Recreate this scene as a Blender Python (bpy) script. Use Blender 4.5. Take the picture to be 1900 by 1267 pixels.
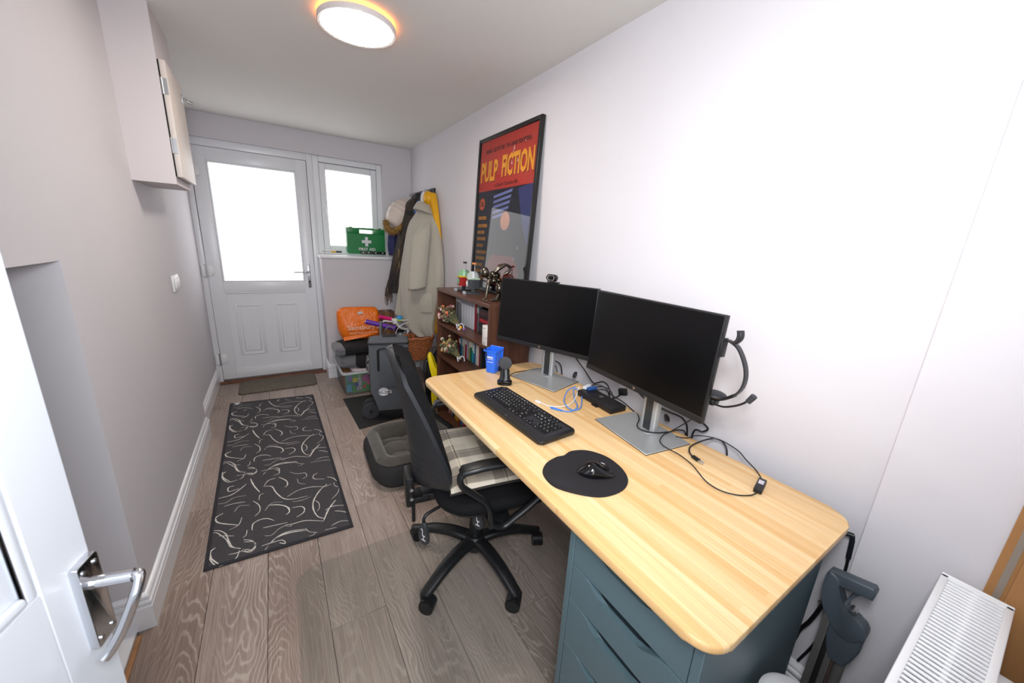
import bpy, bmesh, math, random
from mathutils import Vector, Matrix, noise
random.seed(7)
for o in list(bpy.data.objects): bpy.data.objects.remove(o)
S = bpy.context.scene
COL = S.collection
PI = math.pi

# ---------------------------------------------------------------- camera, world, lights, exposure
RT = Vector((0.8437707, -0.53412172, 0.05258324)); UP = Vector((0.09333206, 0.24250627, 0.96564996)); FW = Vector((0.52852638, 0.80987944, -0.25447037))
camd = bpy.data.cameras.new('camera'); cam = bpy.data.objects.new('camera', camd); COL.objects.link(cam)
M = Matrix.Identity(4)
for i in range(3):
    M[i][0] = RT[i]; M[i][1] = UP[i]; M[i][2] = -FW[i]
M[0][3], M[1][3], M[2][3] = -0.5395, -0.1778, 1.3568
cam.matrix_world = M
camd.sensor_width = 36.0; camd.lens = 36.0 * 680.768 / 1900.0; camd.clip_start = 0.02
camd.dof.use_dof = True; camd.dof.focus_distance = 1.9; camd.dof.aperture_fstop = 4.5
S.camera = cam

w = bpy.data.worlds.new('world'); S.world = w; w.use_nodes = True
bg = w.node_tree.nodes['Background']; bg.inputs[0].default_value = (0.86, 0.93, 1.0, 1); bg.inputs[1].default_value = 0.55

def area(name, loc, target, sx, sy, power, col=(1, 1, 1), spread=180):
    l = bpy.data.lights.new(name, 'AREA'); l.shape = 'RECTANGLE'; l.size = sx; l.size_y = sy; l.energy = power; l.color = col; l.spread = math.radians(spread)
    o = bpy.data.objects.new(name, l); COL.objects.link(o); o.location = loc
    o.rotation_euler = (Vector(target) - Vector(loc)).to_track_quat('-Z', 'Y').to_euler()
    return o
# the photographer's flash bounced off the doorway wall behind and above the camera
area('bounce_flash', (-0.45, -0.16, 1.80), (0.73, 0.42, 1.46), 0.25, 0.25, 6.8, (0.95, 0.97, 1.0), 110)
# its direct spill into the room
area('flash_spill', (-0.52, -0.20, 1.50), (-0.5, 2.0, 0.95), 0.25, 0.25, 13.0, (0.93, 0.96, 1.0), 180)
# added fill light from the unseen hall, through the doorway behind the camera
area('hall_fill', (-0.70, -1.25, 1.55), (-0.4, 1.5, 1.1), 0.7, 1.6, 18, (0.90, 0.95, 1.0))
S.view_settings.view_transform = 'Standard'; S.view_settings.look = 'None'
S.view_settings.exposure = 0.27; S.view_settings.gamma = 1.0; S.view_settings.use_curve_mapping = False

# ---------------------------------------------------------------- materials
def lin(h):
    if isinstance(h, str):
        h = [int(h[i:i+2], 16) / 255 for i in (0, 2, 4)]
        return tuple(c / 12.92 if c <= 0.04045 else ((c + 0.055) / 1.055) ** 2.4 for c in h)
    return tuple(h)
class NT:
    def __init__(s, name):
        s.m = bpy.data.materials.new(name); s.m.use_nodes = True; s.t = s.m.node_tree; s.b = s.t.nodes['Principled BSDF']
    def n(s, typ, **kw):
        nd = s.t.nodes.new(typ)
        for k, v in kw.items():
            if k[0] == '_': setattr(nd, k[1:], v)
            else: s.set(nd.inputs[k.replace('__', ' ')] if not k.isdigit() else nd.inputs[int(k)], v)
        return nd
    def set(s, inp, v):
        if isinstance(v, bpy.types.NodeSocket): s.t.links.new(v, inp)
        elif isinstance(v, tuple) and len(v) == 3 and inp.type == 'RGBA': inp.default_value = (*v, 1)
        else: inp.default_value = v
    def math(s, op, a, b=0.0, c=None):
        nd = s.t.nodes.new('ShaderNodeMath'); nd.operation = op; s.set(nd.inputs[0], a); s.set(nd.inputs[1], b)
        if c is not None: s.set(nd.inputs[2], c)
        return nd.outputs[0]
    def mix(s, f, a, b):
        nd = s.t.nodes.new('ShaderNodeMix'); nd.data_type = 'RGBA'; s.set(nd.inputs[0], f); s.set(nd.inputs[6], a); s.set(nd.inputs[7], b); return nd.outputs[2]
    def ramp(s, f, stops):
        nd = s.t.nodes.new('ShaderNodeValToRGB'); el = nd.color_ramp.elements
        while len(el) < len(stops): el.new(0.5)
        for e, (p, c) in zip(el, stops): e.position = p; e.color = (*c, 1) if len(c) == 3 else c
        s.set(nd.inputs[0], f); return nd.outputs[0]
    def obj(s): return s.n('ShaderNodeTexCoord').outputs['Object']
    def noise(s, vec, scale, detail=3.0, rough=0.5, dist=0.0):
        nd = s.t.nodes.new('ShaderNodeTexNoise'); s.set(nd.inputs['Vector'], vec); nd.inputs['Scale'].default_value = scale; nd.inputs['Detail'].default_value = detail
        nd.inputs['Roughness'].default_value = rough; nd.inputs['Distortion'].default_value = dist; return nd
    def mapv(s, vec, scale=(1, 1, 1), loc=(0, 0, 0), rot=(0, 0, 0)):
        nd = s.t.nodes.new('ShaderNodeMapping'); s.set(nd.inputs[0], vec); s.set(nd.inputs[1], loc); nd.inputs[2].default_value = rot; nd.inputs[3].default_value = scale; return nd.outputs[0]
    def bump(s, h, strength=0.2, dist=0.002):
        nd = s.t.nodes.new('ShaderNodeBump'); s.set(nd.inputs['Height'], h); nd.inputs['Strength'].default_value = strength; nd.inputs['Distance'].default_value = dist
        s.t.links.new(nd.outputs[0], s.b.inputs['Normal'])
def pm(name, col, rough=0.5, metal=0.0, bump=None, var=None, coat=0.0, spec=0.5, sheen=0.0, emit=None, trans=0.0, alpha=1.0):
    k = NT(name); c = lin(col); b = k.b
    b.inputs['Base Color'].default_value = (*c, 1); b.inputs['Roughness'].default_value = rough; b.inputs['Metallic'].default_value = metal
    b.inputs['Coat Weight'].default_value = coat; b.inputs['Specular IOR Level'].default_value = spec; b.inputs['Sheen Weight'].default_value = sheen
    b.inputs['Transmission Weight'].default_value = trans; b.inputs['Alpha'].default_value = alpha
    if emit: b.inputs['Emission Color'].default_value = (*lin(emit[0]), 1); b.inputs['Emission Strength'].default_value = emit[1]
    if bump or var: v = k.obj()
    if var:
        nz = k.noise(v, var[0], 4.0, 0.6).outputs[0]; a = var[1]
        k.set(b.inputs['Base Color'], k.mix(k.ramp(nz, [(0.3, (0, 0, 0)), (0.7, (1, 1, 1))]), tuple(x * (1 - a) for x in c), tuple(min(1, x * (1 + a)) for x in c)))
    if bump: k.bump(k.noise(v, bump[0], 2.0).outputs[0], bump[1], bump[2] if len(bump) > 2 else 0.002)
    return k.m
MT = {}
def mm(key, *a, **k):
    if key not in MT: MT[key] = pm(key, *a, **k)
    return MT[key]

# ---------------------------------------------------------------- mesh builder (all in world coordinates; M = local frame of what is being built)
def T(x, y, z): return Matrix.Translation((x, y, z))
def R(a, ax): return Matrix.Rotation(a, 4, ax)
def frame(o, x, y):
    x = Vector(x).normalized(); z = x.cross(Vector(y)).normalized(); y = z.cross(x)
    m = Matrix.Identity(4)
    for i in range(3): m[i][0] = x[i]; m[i][1] = y[i]; m[i][2] = z[i]; m[i][3] = o[i]
    return m
def cr(pts, k=6, closed=False):
    P = [Vector(p) for p in pts]; n = len(P); out = []
    rng = range(n if closed else n - 1)
    for i in rng:
        if closed: a, b, c, d = P[i - 1], P[i], P[(i + 1) % n], P[(i + 2) % n]
        else: a, b, c, d = P[max(i - 1, 0)], P[i], P[i + 1], P[min(i + 2, n - 1)]
        for j in range(k):
            t = j / k
            out.append(0.5 * ((2 * b) + (c - a) * t + (2 * a - 5 * b + 4 * c - d) * t * t + (3 * b - a - 3 * c + d) * t ** 3))
    if not closed: out.append(P[-1].copy())
    return out
def rrect(x0, x1, y0, y1, r, n=5):
    o = []
    for cx, cy, a0 in ((x1 - r, y1 - r, 0), (x0 + r, y1 - r, PI / 2), (x0 + r, y0 + r, PI), (x1 - r, y0 + r, 1.5 * PI)):
        for i in range(n + 1):
            a = a0 + PI / 2 * i / n; o.append((cx + r * math.cos(a), cy + r * math.sin(a)))
    return o
class MB:
    def __init__(s, M=None): s.v = []; s.f = []; s.M = M or Matrix.Identity(4)
    def add(s, vs, fs, M=None):
        n = len(s.v); X = s.M @ M if M is not None else s.M
        s.v += [X @ Vector(p) for p in vs]; s.f += [tuple(i + n for i in f) for f in fs]; return s
    def bm(s, b, M=None):
        b.verts.index_update(); s.add([v.co.copy() for v in b.verts], [[v.index for v in f.verts] for f in b.faces], M); b.free(); return s
    def box(s, x0, x1, y0, y1, z0, z1, bev=0.0, seg=2, M=None):
        vs = [(x, y, z) for x in (x0, x1) for y in (y0, y1) for z in (z0, z1)]
        fs = [(0, 1, 3, 2), (4, 6, 7, 5), (0, 4, 5, 1), (2, 3, 7, 6), (0, 2, 6, 4), (1, 5, 7, 3)]
        if not bev: return s.add(vs, fs, M)
        b = bmesh.new(); V = [b.verts.new(v) for v in vs]
        for f in fs: b.faces.new([V[i] for i in f])
        bmesh.ops.bevel(b, geom=b.edges[:], offset=bev, segments=seg, profile=0.5, affect='EDGES'); return s.bm(b, M)
    def cbox(s, c, d, bev=0.0, seg=2, M=None):
        return s.box(c[0] - d[0] / 2, c[0] + d[0] / 2, c[1] - d[1] / 2, c[1] + d[1] / 2, c[2] - d[2] / 2, c[2] + d[2] / 2, bev, seg, M)
    def prism(s, pts, z0, z1, bev=0.0, seg=2, M=None):
        n = len(pts); b = bmesh.new()
        lo = [b.verts.new((p[0], p[1], z0)) for p in pts]; hi = [b.verts.new((p[0], p[1], z1)) for p in pts]
        b.faces.new(lo[::-1]); b.faces.new(hi)
        for i in range(n): b.faces.new((lo[i], lo[(i + 1) % n], hi[(i + 1) % n], hi[i]))
        if bev:
            ed = [e for e in b.edges if abs(e.verts[0].co.z - e.verts[1].co.z) < 1e-7]
            bmesh.ops.bevel(b, geom=ed, offset=bev, segments=seg, profile=0.5, affect='EDGES')
        return s.bm(b, M)
    def sweep(s, pts, prof, closed=False, up=(0, 0, 1), caps=True, scale=None):
        P = [Vector(p) for p in pts]; n = len(P); rings = []; U = Vector(up)
        for i in range(n):
            if closed: t = P[(i + 1) % n] - P[i - 1]
            else: t = P[min(i + 1, n - 1)] - P[max(i - 1, 0)]
            t.normalize(); a = U - t * U.dot(t)
            if a.length < 1e-3: a = t.orthogonal()
            a.normalize(); b = t.cross(a)
            k = scale(i / max(1, n - 1)) if callable(scale) else 1.0
            rings.append([P[i] + (b * q[0] + a * q[1]) * k for q in prof])
        return s.loft(rings, closed_v=closed, caps=caps and not closed)
    def tube(s, pts, r, n=8, closed=False, caps=True):
        P = [Vector(p) for p in pts]; m = len(P); rings = []; U = None
        for i in range(m):
            t = (P[(i + 1) % m] - P[i - 1]) if closed else (P[min(i + 1, m - 1)] - P[max(i - 1, 0)])
            if t.length < 1e-9: t = Vector((0, 0, 1))
            t.normalize()
            if U is None: U = t.orthogonal().normalized()
            U = (U - t * U.dot(t)).normalized(); b = t.cross(U); rr = r[i] if isinstance(r, (list, tuple)) else r
            rings.append([P[i] + (U * math.cos(2 * PI * k / n) + b * math.sin(2 * PI * k / n)) * rr for k in range(n)])
        return s.loft(rings, closed_v=closed, caps=caps and not closed)
    def loft(s, rings, closed_u=True, closed_v=False, caps=True):
        n = len(rings[0]); m = len(rings); vs = [p for r in rings for p in r]; fs = []
        for j in range(m if closed_v else m - 1):
            for i in range(n if closed_u else n - 1):
                a = j * n + i; b = j * n + (i + 1) % n; c = ((j + 1) % m) * n + (i + 1) % n; d = ((j + 1) % m) * n + i
                fs.append((a, b, c, d))
        if caps and closed_u and not closed_v: fs.append(tuple(range(n))[::-1]); fs.append(tuple((m - 1) * n + i for i in range(n)))
        return s.add(vs, fs)
    def cyl(s, p0, p1, r0, r1=None, n=20, caps=True):
        r1 = r0 if r1 is None else r1; p0 = Vector(p0); p1 = Vector(p1); t = (p1 - p0).normalized(); U = t.orthogonal().normalized(); b = t.cross(U)
        return s.loft([[p + (U * math.cos(2 * PI * k / n) + b * math.sin(2 * PI * k / n)) * r for k in range(n)] for p, r in ((p0, r0), (p1, r1))], caps=caps)
    def lathe(s, prof, n=24, M=None):
        rings = [[(r * math.cos(2 * PI * k / n), r * math.sin(2 * PI * k / n), z) for k in range(n)] for r, z in prof]
        X = s.M
        if M is not None: s.M = X @ M
        s.loft(rings); s.M = X; return s
    def ball(s, c, r, n=14, m=9, M=None):
        r = r if isinstance(r, (tuple, list)) else (r, r, r)
        rings = [[(c[0] + r[0] * math.sin(PI * j / m) * math.cos(2 * PI * k / n), c[1] + r[1] * math.sin(PI * j / m) * math.sin(2 * PI * k / n), c[2] - r[2] * math.cos(PI * j / m)) for k in range(n)] for j in range(m + 1)]
        rings[0] = [tuple(Vector(p) * 0.999 + Vector(c) * 0.001) for p in rings[0]]
        X = s.M
        if M is not None: s.M = X @ M
        s.loft(rings); s.M = X; return s
    def sheet(s, fn, nu, nv, th=0.0):
        P = [[Vector(fn(i / nu, j / nv)) for i in range(nu + 1)] for j in range(nv + 1)]
        vs = [p for r in P for p in r]; W_ = nu + 1
        fs = [(j * W_ + i, j * W_ + i + 1, (j + 1) * W_ + i + 1, (j + 1) * W_ + i) for j in range(nv) for i in range(nu)]
        if th:
            nor = [Vector((0, 0, 0)) for _ in vs]
            for f in fs:
                n_ = (vs[f[1]] - vs[f[0]]).cross(vs[f[3]] - vs[f[0]])
                for i in f: nor[i] += n_
            k = len(vs); vs = vs + [v - n_.normalized() * th for v, n_ in zip(vs, nor)]
            bf = [tuple(i + k for i in f[::-1]) for f in fs]
            rim = [i for i in range(W_)] + [j * W_ + nu for j in range(1, nv + 1)] + [nv * W_ + i for i in range(nu - 1, -1, -1)] + [j * W_ for j in range(nv - 1, 0, -1)]
            fs = fs + bf + [(rim[q], rim[q - 1], rim[q - 1] + k, rim[q] + k) for q in range(len(rim))]
        return s.add(vs, fs)

WM = {}
def mesh_obj(name, mb, mat, inv=None, ang=38):
    me = bpy.data.meshes.new(name); vs = mb.v if inv is None else [inv @ v for v in mb.v]
    me.from_pydata([tuple(v) for v in vs], [], mb.f)
    b = bmesh.new(); b.from_mesh(me); bmesh.ops.remove_doubles(b, verts=b.verts[:], dist=1e-6); bmesh.ops.recalc_face_normals(b, faces=b.faces[:]); b.to_mesh(me); b.free()
    for p in me.polygons: p.use_smooth = True
    me.set_sharp_from_angle(angle=math.radians(ang))
    if mat: me.materials.append(mat)
    o = bpy.data.objects.new(name, me); COL.objects.link(o); return o
def tag(o, label=None, cat=None, group=None, kind=None):
    for k, v in (('label', label), ('category', cat), ('group', group), ('kind', kind)):
        if v: o[k] = v
    return o
def thing(name, label, cat, loc=(0, 0, 0), rz=0.0, group=None, kind=None):
    o = bpy.data.objects.new(name, None); COL.objects.link(o); o.empty_display_size = 0.05
    o.location = loc; o.rotation_euler = (0, 0, rz); WM[o] = T(*loc) @ R(rz, 'Z'); return tag(o, label, cat, group, kind)
def part(name, mb, mat, parent, label=None, kind=None, sub=0, ang=38):
    o = mesh_obj(name, mb, mat, WM[parent].inverted(), ang); o.parent = parent; WM[o] = WM[parent]
    if sub: sm = o.modifiers.new('sub', 'SUBSURF'); sm.levels = sub; sm.render_levels = sub
    return tag(o, label, None, None, kind)
def single(name, mb, mat, label, cat, loc=(0, 0, 0), group=None, kind=None, sub=0, ang=38):
    o = mesh_obj(name, mb, mat, T(*loc).inverted(), ang); o.location = loc; WM[o] = T(*loc)
    if sub: sm = o.modifiers.new('sub', 'SUBSURF'); sm.levels = sub; sm.render_levels = sub
    return tag(o, label, cat, group, kind)
def struct(name, mb, mat, parent=None, label=None):
    if parent: return part(name, mb, mat, parent, label)
    o = mesh_obj(name, mb, mat); WM[o] = Matrix.Identity(4); return tag(o, label, kind='structure')
def dup(src, parent, dM=None, name=None):
    o = src.copy(); COL.objects.link(o); o.parent = parent
    if dM is not None: o.matrix_basis = dM @ src.matrix_basis
    WM[o] = WM[parent]; return o
def text_mb(body, size, M, ext=0.0004, align='CENTER', res=2, mb=None, sx=1.0, shear=0.0, bold=0.0):
    cu = bpy.data.curves.new('t', 'FONT'); cu.body = body; cu.size = size; cu.extrude = ext; cu.align_x = align; cu.align_y = 'CENTER'; cu.resolution_u = res; cu.shear = shear; cu.offset = bold
    o = bpy.data.objects.new('t', cu); me = bpy.data.meshes.new_from_object(o)
    mb = mb or MB()
    mb.add([Vector((v.co.x * sx, v.co.y, v.co.z)) for v in me.vertices], [tuple(p.vertices) for p in me.polygons], M)
    bpy.data.objects.remove(o); bpy.data.curves.remove(cu); bpy.data.meshes.remove(me); return mb
# ---------------------------------------------------------------- the room
H = 2.2246; W = 0.73; LX = -1.018; LR = -1.062; DY = 3.86
def wallmat(name, col):
    k = NT(name); v = k.obj(); c = lin(col)
    n1 = k.noise(v, 2.2, 4.0, 0.6).outputs[0]
    k.set(k.b.inputs['Base Color'], k.mix(k.ramp(n1, [(0.35, (0, 0, 0)), (0.7, (1, 1, 1))]), tuple(x * 0.97 for x in c), c))
    k.b.inputs['Roughness'].default_value = 0.75; k.b.inputs['Specular IOR Level'].default_value = 0.25
    k.bump(k.noise(v, 140.0, 3.0).outputs[0], 0.12, 0.0015); return k.m
M_wall = wallmat('grey_emulsion', 'd4d1d5'); M_ceil = wallmat('ceiling_emulsion', 'dcdad6')
M_gloss = pm('white_gloss_paint', 'e9e9ec', 0.28, bump=(30, 0.03))
M_upvc = pm('white_upvc', 'e6e8ec', 0.3)
M_chrome = pm('chrome', 'd8dade', 0.12, 1.0)
M_steel = pm('brushed_steel', 'b9bbbd', 0.32, 1.0)
M_darkgap = pm('dark_gap', '141414', 0.8)
M_blk = pm('black_plastic', '141416', 0.42)
M_blkg = pm('black_gloss_plastic', '0c0c0e', 0.12)
M_white = pm('white_plastic', 'e8e8ea', 0.35)

def planks_mat():
    k = NT('limed_oak_laminate'); v = k.obj(); r = k.n('ShaderNodeObjectInfo').outputs['Random']
    sp = k.n('ShaderNodeSeparateXYZ'); k.set(sp.inputs[0], v)
    r2 = k.math('FRACT', k.math('MULTIPLY', r, 17.31)); r3 = k.math('FRACT', k.math('MULTIPLY', r, 71.7))
    ox = k.math('MULTIPLY', k.math('SUBTRACT', r, 0.5), 0.14); oy = k.math('MULTIPLY', k.math('SUBTRACT', r2, 0.5), 1.6)
    cv = k.n('ShaderNodeCombineXYZ'); k.set(cv.inputs[0], sp.outputs[0]); k.set(cv.inputs[1], sp.outputs[1]); k.set(cv.inputs[2], k.math('MULTIPLY', r, 37.0))
    wob = k.noise(k.mapv(cv.outputs[0], (9, 2.2, 1)), 1.0, 2.0, 0.5, 0.4).outputs[0]
    wob2 = k.noise(k.mapv(cv.outputs[0], (40, 14, 1)), 1.0, 2.0, 0.5).outputs[0]
    X = k.math('MULTIPLY', k.math('SUBTRACT', sp.outputs[0], ox), 9.0)
    Y = k.math('MULTIPLY', k.math('SUBTRACT', sp.outputs[1], oy), 1.0)
    d = k.math('SQRT', k.math('ADD', k.math('MULTIPLY', X, X), k.math('MULTIPLY', Y, Y)))
    d = k.math('ADD', k.math('ADD', d, k.math('MULTIPLY', wob, 0.95)), k.math('MULTIPLY', wob2, 0.10))
    ph = k.math('MULTIPLY', d, k.math('ADD', 62.0, k.math('MULTIPLY', r3, 45.0)))
    sn = k.math('ADD', k.math('MULTIPLY', k.math('SINE', ph), 0.5), 0.5)
    lines = k.ramp(sn, [(0.0, (0, 0, 0)), (0.70, (0.06, 0.06, 0.06)), (0.90, (0.75, 0.75, 0.75)), (1.0, (1, 1, 1))])
    patch = k.noise(k.mapv(cv.outputs[0], (7, 1.6, 1), (3, 5, 0)), 1.0, 3.0).outputs[0]
    lines = k.math('MULTIPLY', lines, k.ramp(patch, [(0.35, (0.12, 0.12, 0.12)), (0.62, (1, 1, 1))]))
    fib = k.noise(k.mapv(cv.outputs[0], (260, 6, 1)), 1.0, 3.0, 0.6).outputs[0]
    blot = k.noise(k.mapv(cv.outputs[0], (6, 1.5, 1), (9, 1, 0)), 1.0, 4.0, 0.6).outputs[0]
    base = k.mix(k.ramp(fib, [(0.25, (0, 0, 0)), (0.75, (1, 1, 1))]), lin('8b7971'), lin('baa99e'))
    base = k.mix(k.math('MULTIPLY', k.ramp(blot, [(0.42, (0, 0, 0)), (0.75, (1, 1, 1))]), 0.55), base, lin('6a5950'))
    hue = k.mix(r2, lin('c9bdb2'), lin('ffffff'))
    mu = k.n('ShaderNodeMix', _data_type='RGBA', _blend_type='MULTIPLY'); mu.inputs[0].default_value = 0.6; k.set(mu.inputs[6], base); k.set(mu.inputs[7], hue)
    k.set(k.b.inputs['Base Color'], k.mix(k.math('MULTIPLY', lines, 0.42), mu.outputs[2], lin('d2c6b8')))
    k.b.inputs['Roughness'].default_value = 0.33; k.b.inputs['Specular IOR Level'].default_value = 0.5
    k.bump(k.math('SUBTRACT', fib, k.math('MULTIPLY', lines, 0.3)), 0.12, 0.001); return k.m
M_plank = planks_mat()
fl = struct('floor', MB().box(-1.9, 0.9, -1.7, 4.1, -0.08, -0.006), pm('underlay', '1c1714', 0.9))
joints = {0: [-.64, .65, 1.93, 3.22], 1: [-.95, .34, 1.62, 2.9], 2: [-.2, .62 - .35, 1.56, 2.85], 3: [-.32, .972, 2.256, 3.55], 4: [-.98, .30, 1.596, 2.87],
          5: [-.1, 1.15, 2.44, 3.7], 6: [-.6, .7, 2.0, 3.3], 7: [-.35, .95, 2.2, 3.5], 8: [0, 1.3, 2.6], 9: [.5, 1.8, 3.1]}
edges = [-1.05, -.867, -.677, -.487, -.297, -.107, .083, .273, .463, .653, .73]
for c in range(10):
    ys = [-1.6] + [j for j in joints[c] if j < 3.8] + [DY + .02]
    for a, b in zip(ys, ys[1:]):
        x0, x1 = edges[c] + .0006, edges[c + 1] - .0006
        cx, cy = (x0 + x1) / 2, (a + b) / 2
        mb = MB().box(x0, x1, a + .0006, b - .0006, -.006, 0, .0012, 1)
        o = mesh_obj('plank', mb, M_plank, T(cx, cy, 0).inverted()); o.location = (cx, cy, 0); o.parent = fl; WM[o] = T(cx, cy, 0)
struct('ceiling', MB().box(-1.9, 0.9, -1.7, 4.1, H, H + .1), M_ceil)
# right wall with the thicker pier at the near end
struct('wall_right', MB().prism([(W, 4.1), (W, -.012), (.70, -.012), (.70, -.36), (.9, -.36), (.9, 4.1)][::-1], 0, H), M_wall)
# left wall: plain stretch, lintel over the low alcove, recessed stretch by the far door
wl = MB().box(-1.16, LX, 1.305, 2.77, 0, H).box(-1.16, LR, 2.77, 4.1, 0, H).box(-1.16, LX, -.36, 1.305, 1.253, H)
struct('wall_left', wl, M_wall)
al = MB().box(-1.75, -1.16, 1.305, 1.40, 0, 1.30).box(-1.80, -1.75, -.36, 1.40, 0, 1.30).box(-1.80, -1.16, -.36, 1.40, 1.30, 1.36)
struct('wall_alcove', al, M_wall)
struct('trim_1', MB().box(-1.75, -1.052, -.36, 1.29, -.006, .012, .002), M_gloss, label=None)
struct('trim_2', MB().box(-1.051, -1.036, -.3, 1.27, -.004, .006, .003), pm('raw_wood_strip', 'a8794f', 0.6, var=(20, .2)))
# far wall: over the door and window, right of the window, thick part under the window
wf = MB().box(LR, W, 3.83, 4.1, 2.045, H).box(.445, W, 3.83, 4.1, 1.15, 2.045).box(-.17, W, 3.615, 4.1, 0, 1.15)
struct('wall_far', wf, M_wall)
# doorway wall the camera stands in
wn = MB().box(-.22, .9, -.50, -.36, 0, H).box(-1.9, -1.02, -.50, -.36, 0, H).box(-1.02, -.22, -.50, -.36, 2.05, H)
struct('wall_near', wn, M_wall)
PROF = [(0, 0), (.015, 0), (.015, .088), (.0105, .093), (.0105, .097), (.0165, .102), (.018, .108), (.0165, .114), (.011, .118), (.011, .121), (.0135, .125), (.0125, .131), (.006, .139), (0, .142)]
def skirting(name, path):
    P = [Vector((p[0], p[1])) for p in path]; rings = []
    for i, p in enumerate(P):
        ds = [(P[j + 1] - P[j]).normalized() for j in (i - 1, i) if 0 <= j < len(P) - 1]
        ns = [Vector((d.y, -d.x)) for d in ds]; m = sum(ns, Vector((0, 0))); m = m / (m.dot(ns[0]))
        rings.append([(p.x + m.x * d, p.y + m.y * d, z) for d, z in PROF])
    return struct(name, MB().loft(rings), M_gloss)
skirting('baseboard_left', [(-1.75, 1.305), (LX, 1.305), (LX, 2.77), (LR, 2.77), (LR, 3.848)])
skirting('baseboard_right', [(-.17, 3.85), (-.17, 3.615), (W, 3.615), (W, -.012), (.70, -.012), (.70, -.36)])

# ---------------------------------------------------------------- far door
M_frost = pm('frosted_glass_in_daylight', 'ffffff', 0.25, emit=('fdfdff', 1.9))
d1 = thing('door_1', 'white half-glazed back door with frosted pane', None, (-.62, DY, 0), kind='structure')
part('door_frame', MB().box(LR, -1.022, 3.852, 3.94, 0, 2.045, .003).box(-.21, -.163, 3.852, 3.94, 0, 2.045, .003).box(-1.022, -.21, 3.852, 3.94, 1.987, 2.045, .003), M_upvc, d1)
lf = MB()
for b in ((-1.02, -.925, .028, 1.985), (-.30, -.212, .028, 1.985)): lf.box(b[0], b[1], DY, 3.93, b[2], b[3], .004)
for z0, z1 in ((1.885, 1.985), (.82, .912), (.028, .11)): lf.box(-.926, -.299, DY, 3.93, z0, z1, .004)
for sx, tx in ((-.925, -1.018), (-.30, -.214)):                      # mitred welds at the top corners
    lf.add([(sx, DY - .0004, 1.886), (tx, DY - .0004, 1.983), (tx, DY - .0004, 1.981), (sx, DY - .0004, 1.884)], [(0, 1, 2, 3)])
part('door_leaf', lf, M_upvc, d1)
def ring(x0, x1, z0, z1, w, y0, y1, bev=.002):
    return MB().box(x0, x0 + w, y0, y1, z0, z1, bev, 1).box(x1 - w, x1, y0, y1, z0, z1, bev, 1).box(x0 + w, x1 - w, y0, y1, z0, z0 + w, bev, 1).box(x0 + w, x1 - w, y0, y1, z1 - w, z1, bev, 1)
part('glazing_bead', ring(-.925, -.30, .912, 1.885, .014, DY + .006, DY + .03, .004), M_upvc, d1)
part('glass_pane', MB().box(-.912, -.313, DY + .022, DY + .03, .925, 1.872), M_frost, d1)
part('panel_board', MB().box(-.93, -.295, DY + .010, DY + .03, .105, .825).add([], []), M_upvc, d1)
part('panel_bead', ring(-.93, -.297, .105, .822, .012, DY + .001, DY + .012, .003), M_upvc, d1)
for x0, x1 in ((-.868, -.668), (-.564, -.384)):
    p = part('door_panel', ring(x0, x1, .24, .712, .018, DY + .003, DY + .014, .005), M_upvc, d1)
    part('raised_field', MB().box(x0 + .035, x1 - .035, DY + .003, DY + .02, .275, .677, .007, 1), M_upvc, p)
hd = part('door_handle', MB().prism(rrect(-.014, .014, -.118, .118, .012), 0, .008, .002, M=frame((-.262, DY, .972), (1, 0, 0), (0, 0, 1))), M_steel, d1, 'brushed steel lever handle on a long plate')
part('lever', MB().tube(cr([(-.262, DY - .004, 1.006), (-.262, DY - .045, 1.006), (-.275, DY - .052, 1.006), (-.33, DY - .053, 1.006), (-.388, DY - .05, 1.004)], 5), .0085, 10), M_steel, hd)
part('keyhole', MB().cyl((-.262, DY - .008, .915), (-.262, DY - .012, .915), .009).box(-.266, -.258, DY - .0125, DY - .008, .89, .912, .002), M_blk, hd)
for z in (1.07, .868): part('screw', MB().cyl((-.262, DY - .008, z), (-.262, DY - .0098, z), .004, n=10), M_chrome, hd)
for z in (1.80, 1.01, .225):
    h = part('hinge', MB().box(-1.055, -1.022, DY - .022, DY - .008, z - .045, z + .045, .003).prism(rrect(-.03, .03, -.042, .042, .022), 0, .012, .004, M=frame((-1.0, DY, z), (1, 0, 0), (0, 0, 1))), M_white, d1)
    part('hinge_pin', MB().cyl((-1.024, DY - .018, z - .055), (-1.024, DY - .018, z + .055), .007, n=10), M_steel, h)
part('threshold', MB().box(-1.05, -.165, 3.80, 3.93, .0, .012, .003), pm('hardwood_threshold', '6a4027', 0.5, var=(15, .3)), d1)

# ---------------------------------------------------------------- window beside the door
w1 = thing('window_1', 'small white frosted casement window beside the door', None, (.14, DY, 1.177), kind='structure')
part('window_frame', ring(-.163, .445, 1.177, 2.045, .05, DY, 3.94, .004), M_upvc, w1)
part('sash', ring(-.112, .394, 1.205, 1.99, .055, DY + .004, 3.94, .006), M_upvc, w1)
part('glass_pane', MB().prism(rrect(-.058, .340, 1.25, 1.938, .012), 0, .006, M=frame((0, DY + .03, 0), (1, 0, 0), (0, 0, 1))), M_frost, w1)
h = part('window_handle', MB().prism(rrect(-.011, .011, -.03, .03, .009), 0, .012, .003, M=frame((-.085, DY + .004, 1.60), (1, 0, 0), (0, 0, 1))), M_white, w1)
part('lever', MB().tube(cr([(-.085, DY - .006, 1.60), (-.085, DY - .03, 1.60), (-.083, DY - .034, 1.57), (-.079, DY - .032, 1.50)], 5), [.008] * 16, 10), M_white, h)
struct('window_1_sill', MB().box(-.185, W, 3.597, DY, 1.15, 1.177, .006), M_gloss)['kind'] = 'structure'

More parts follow.
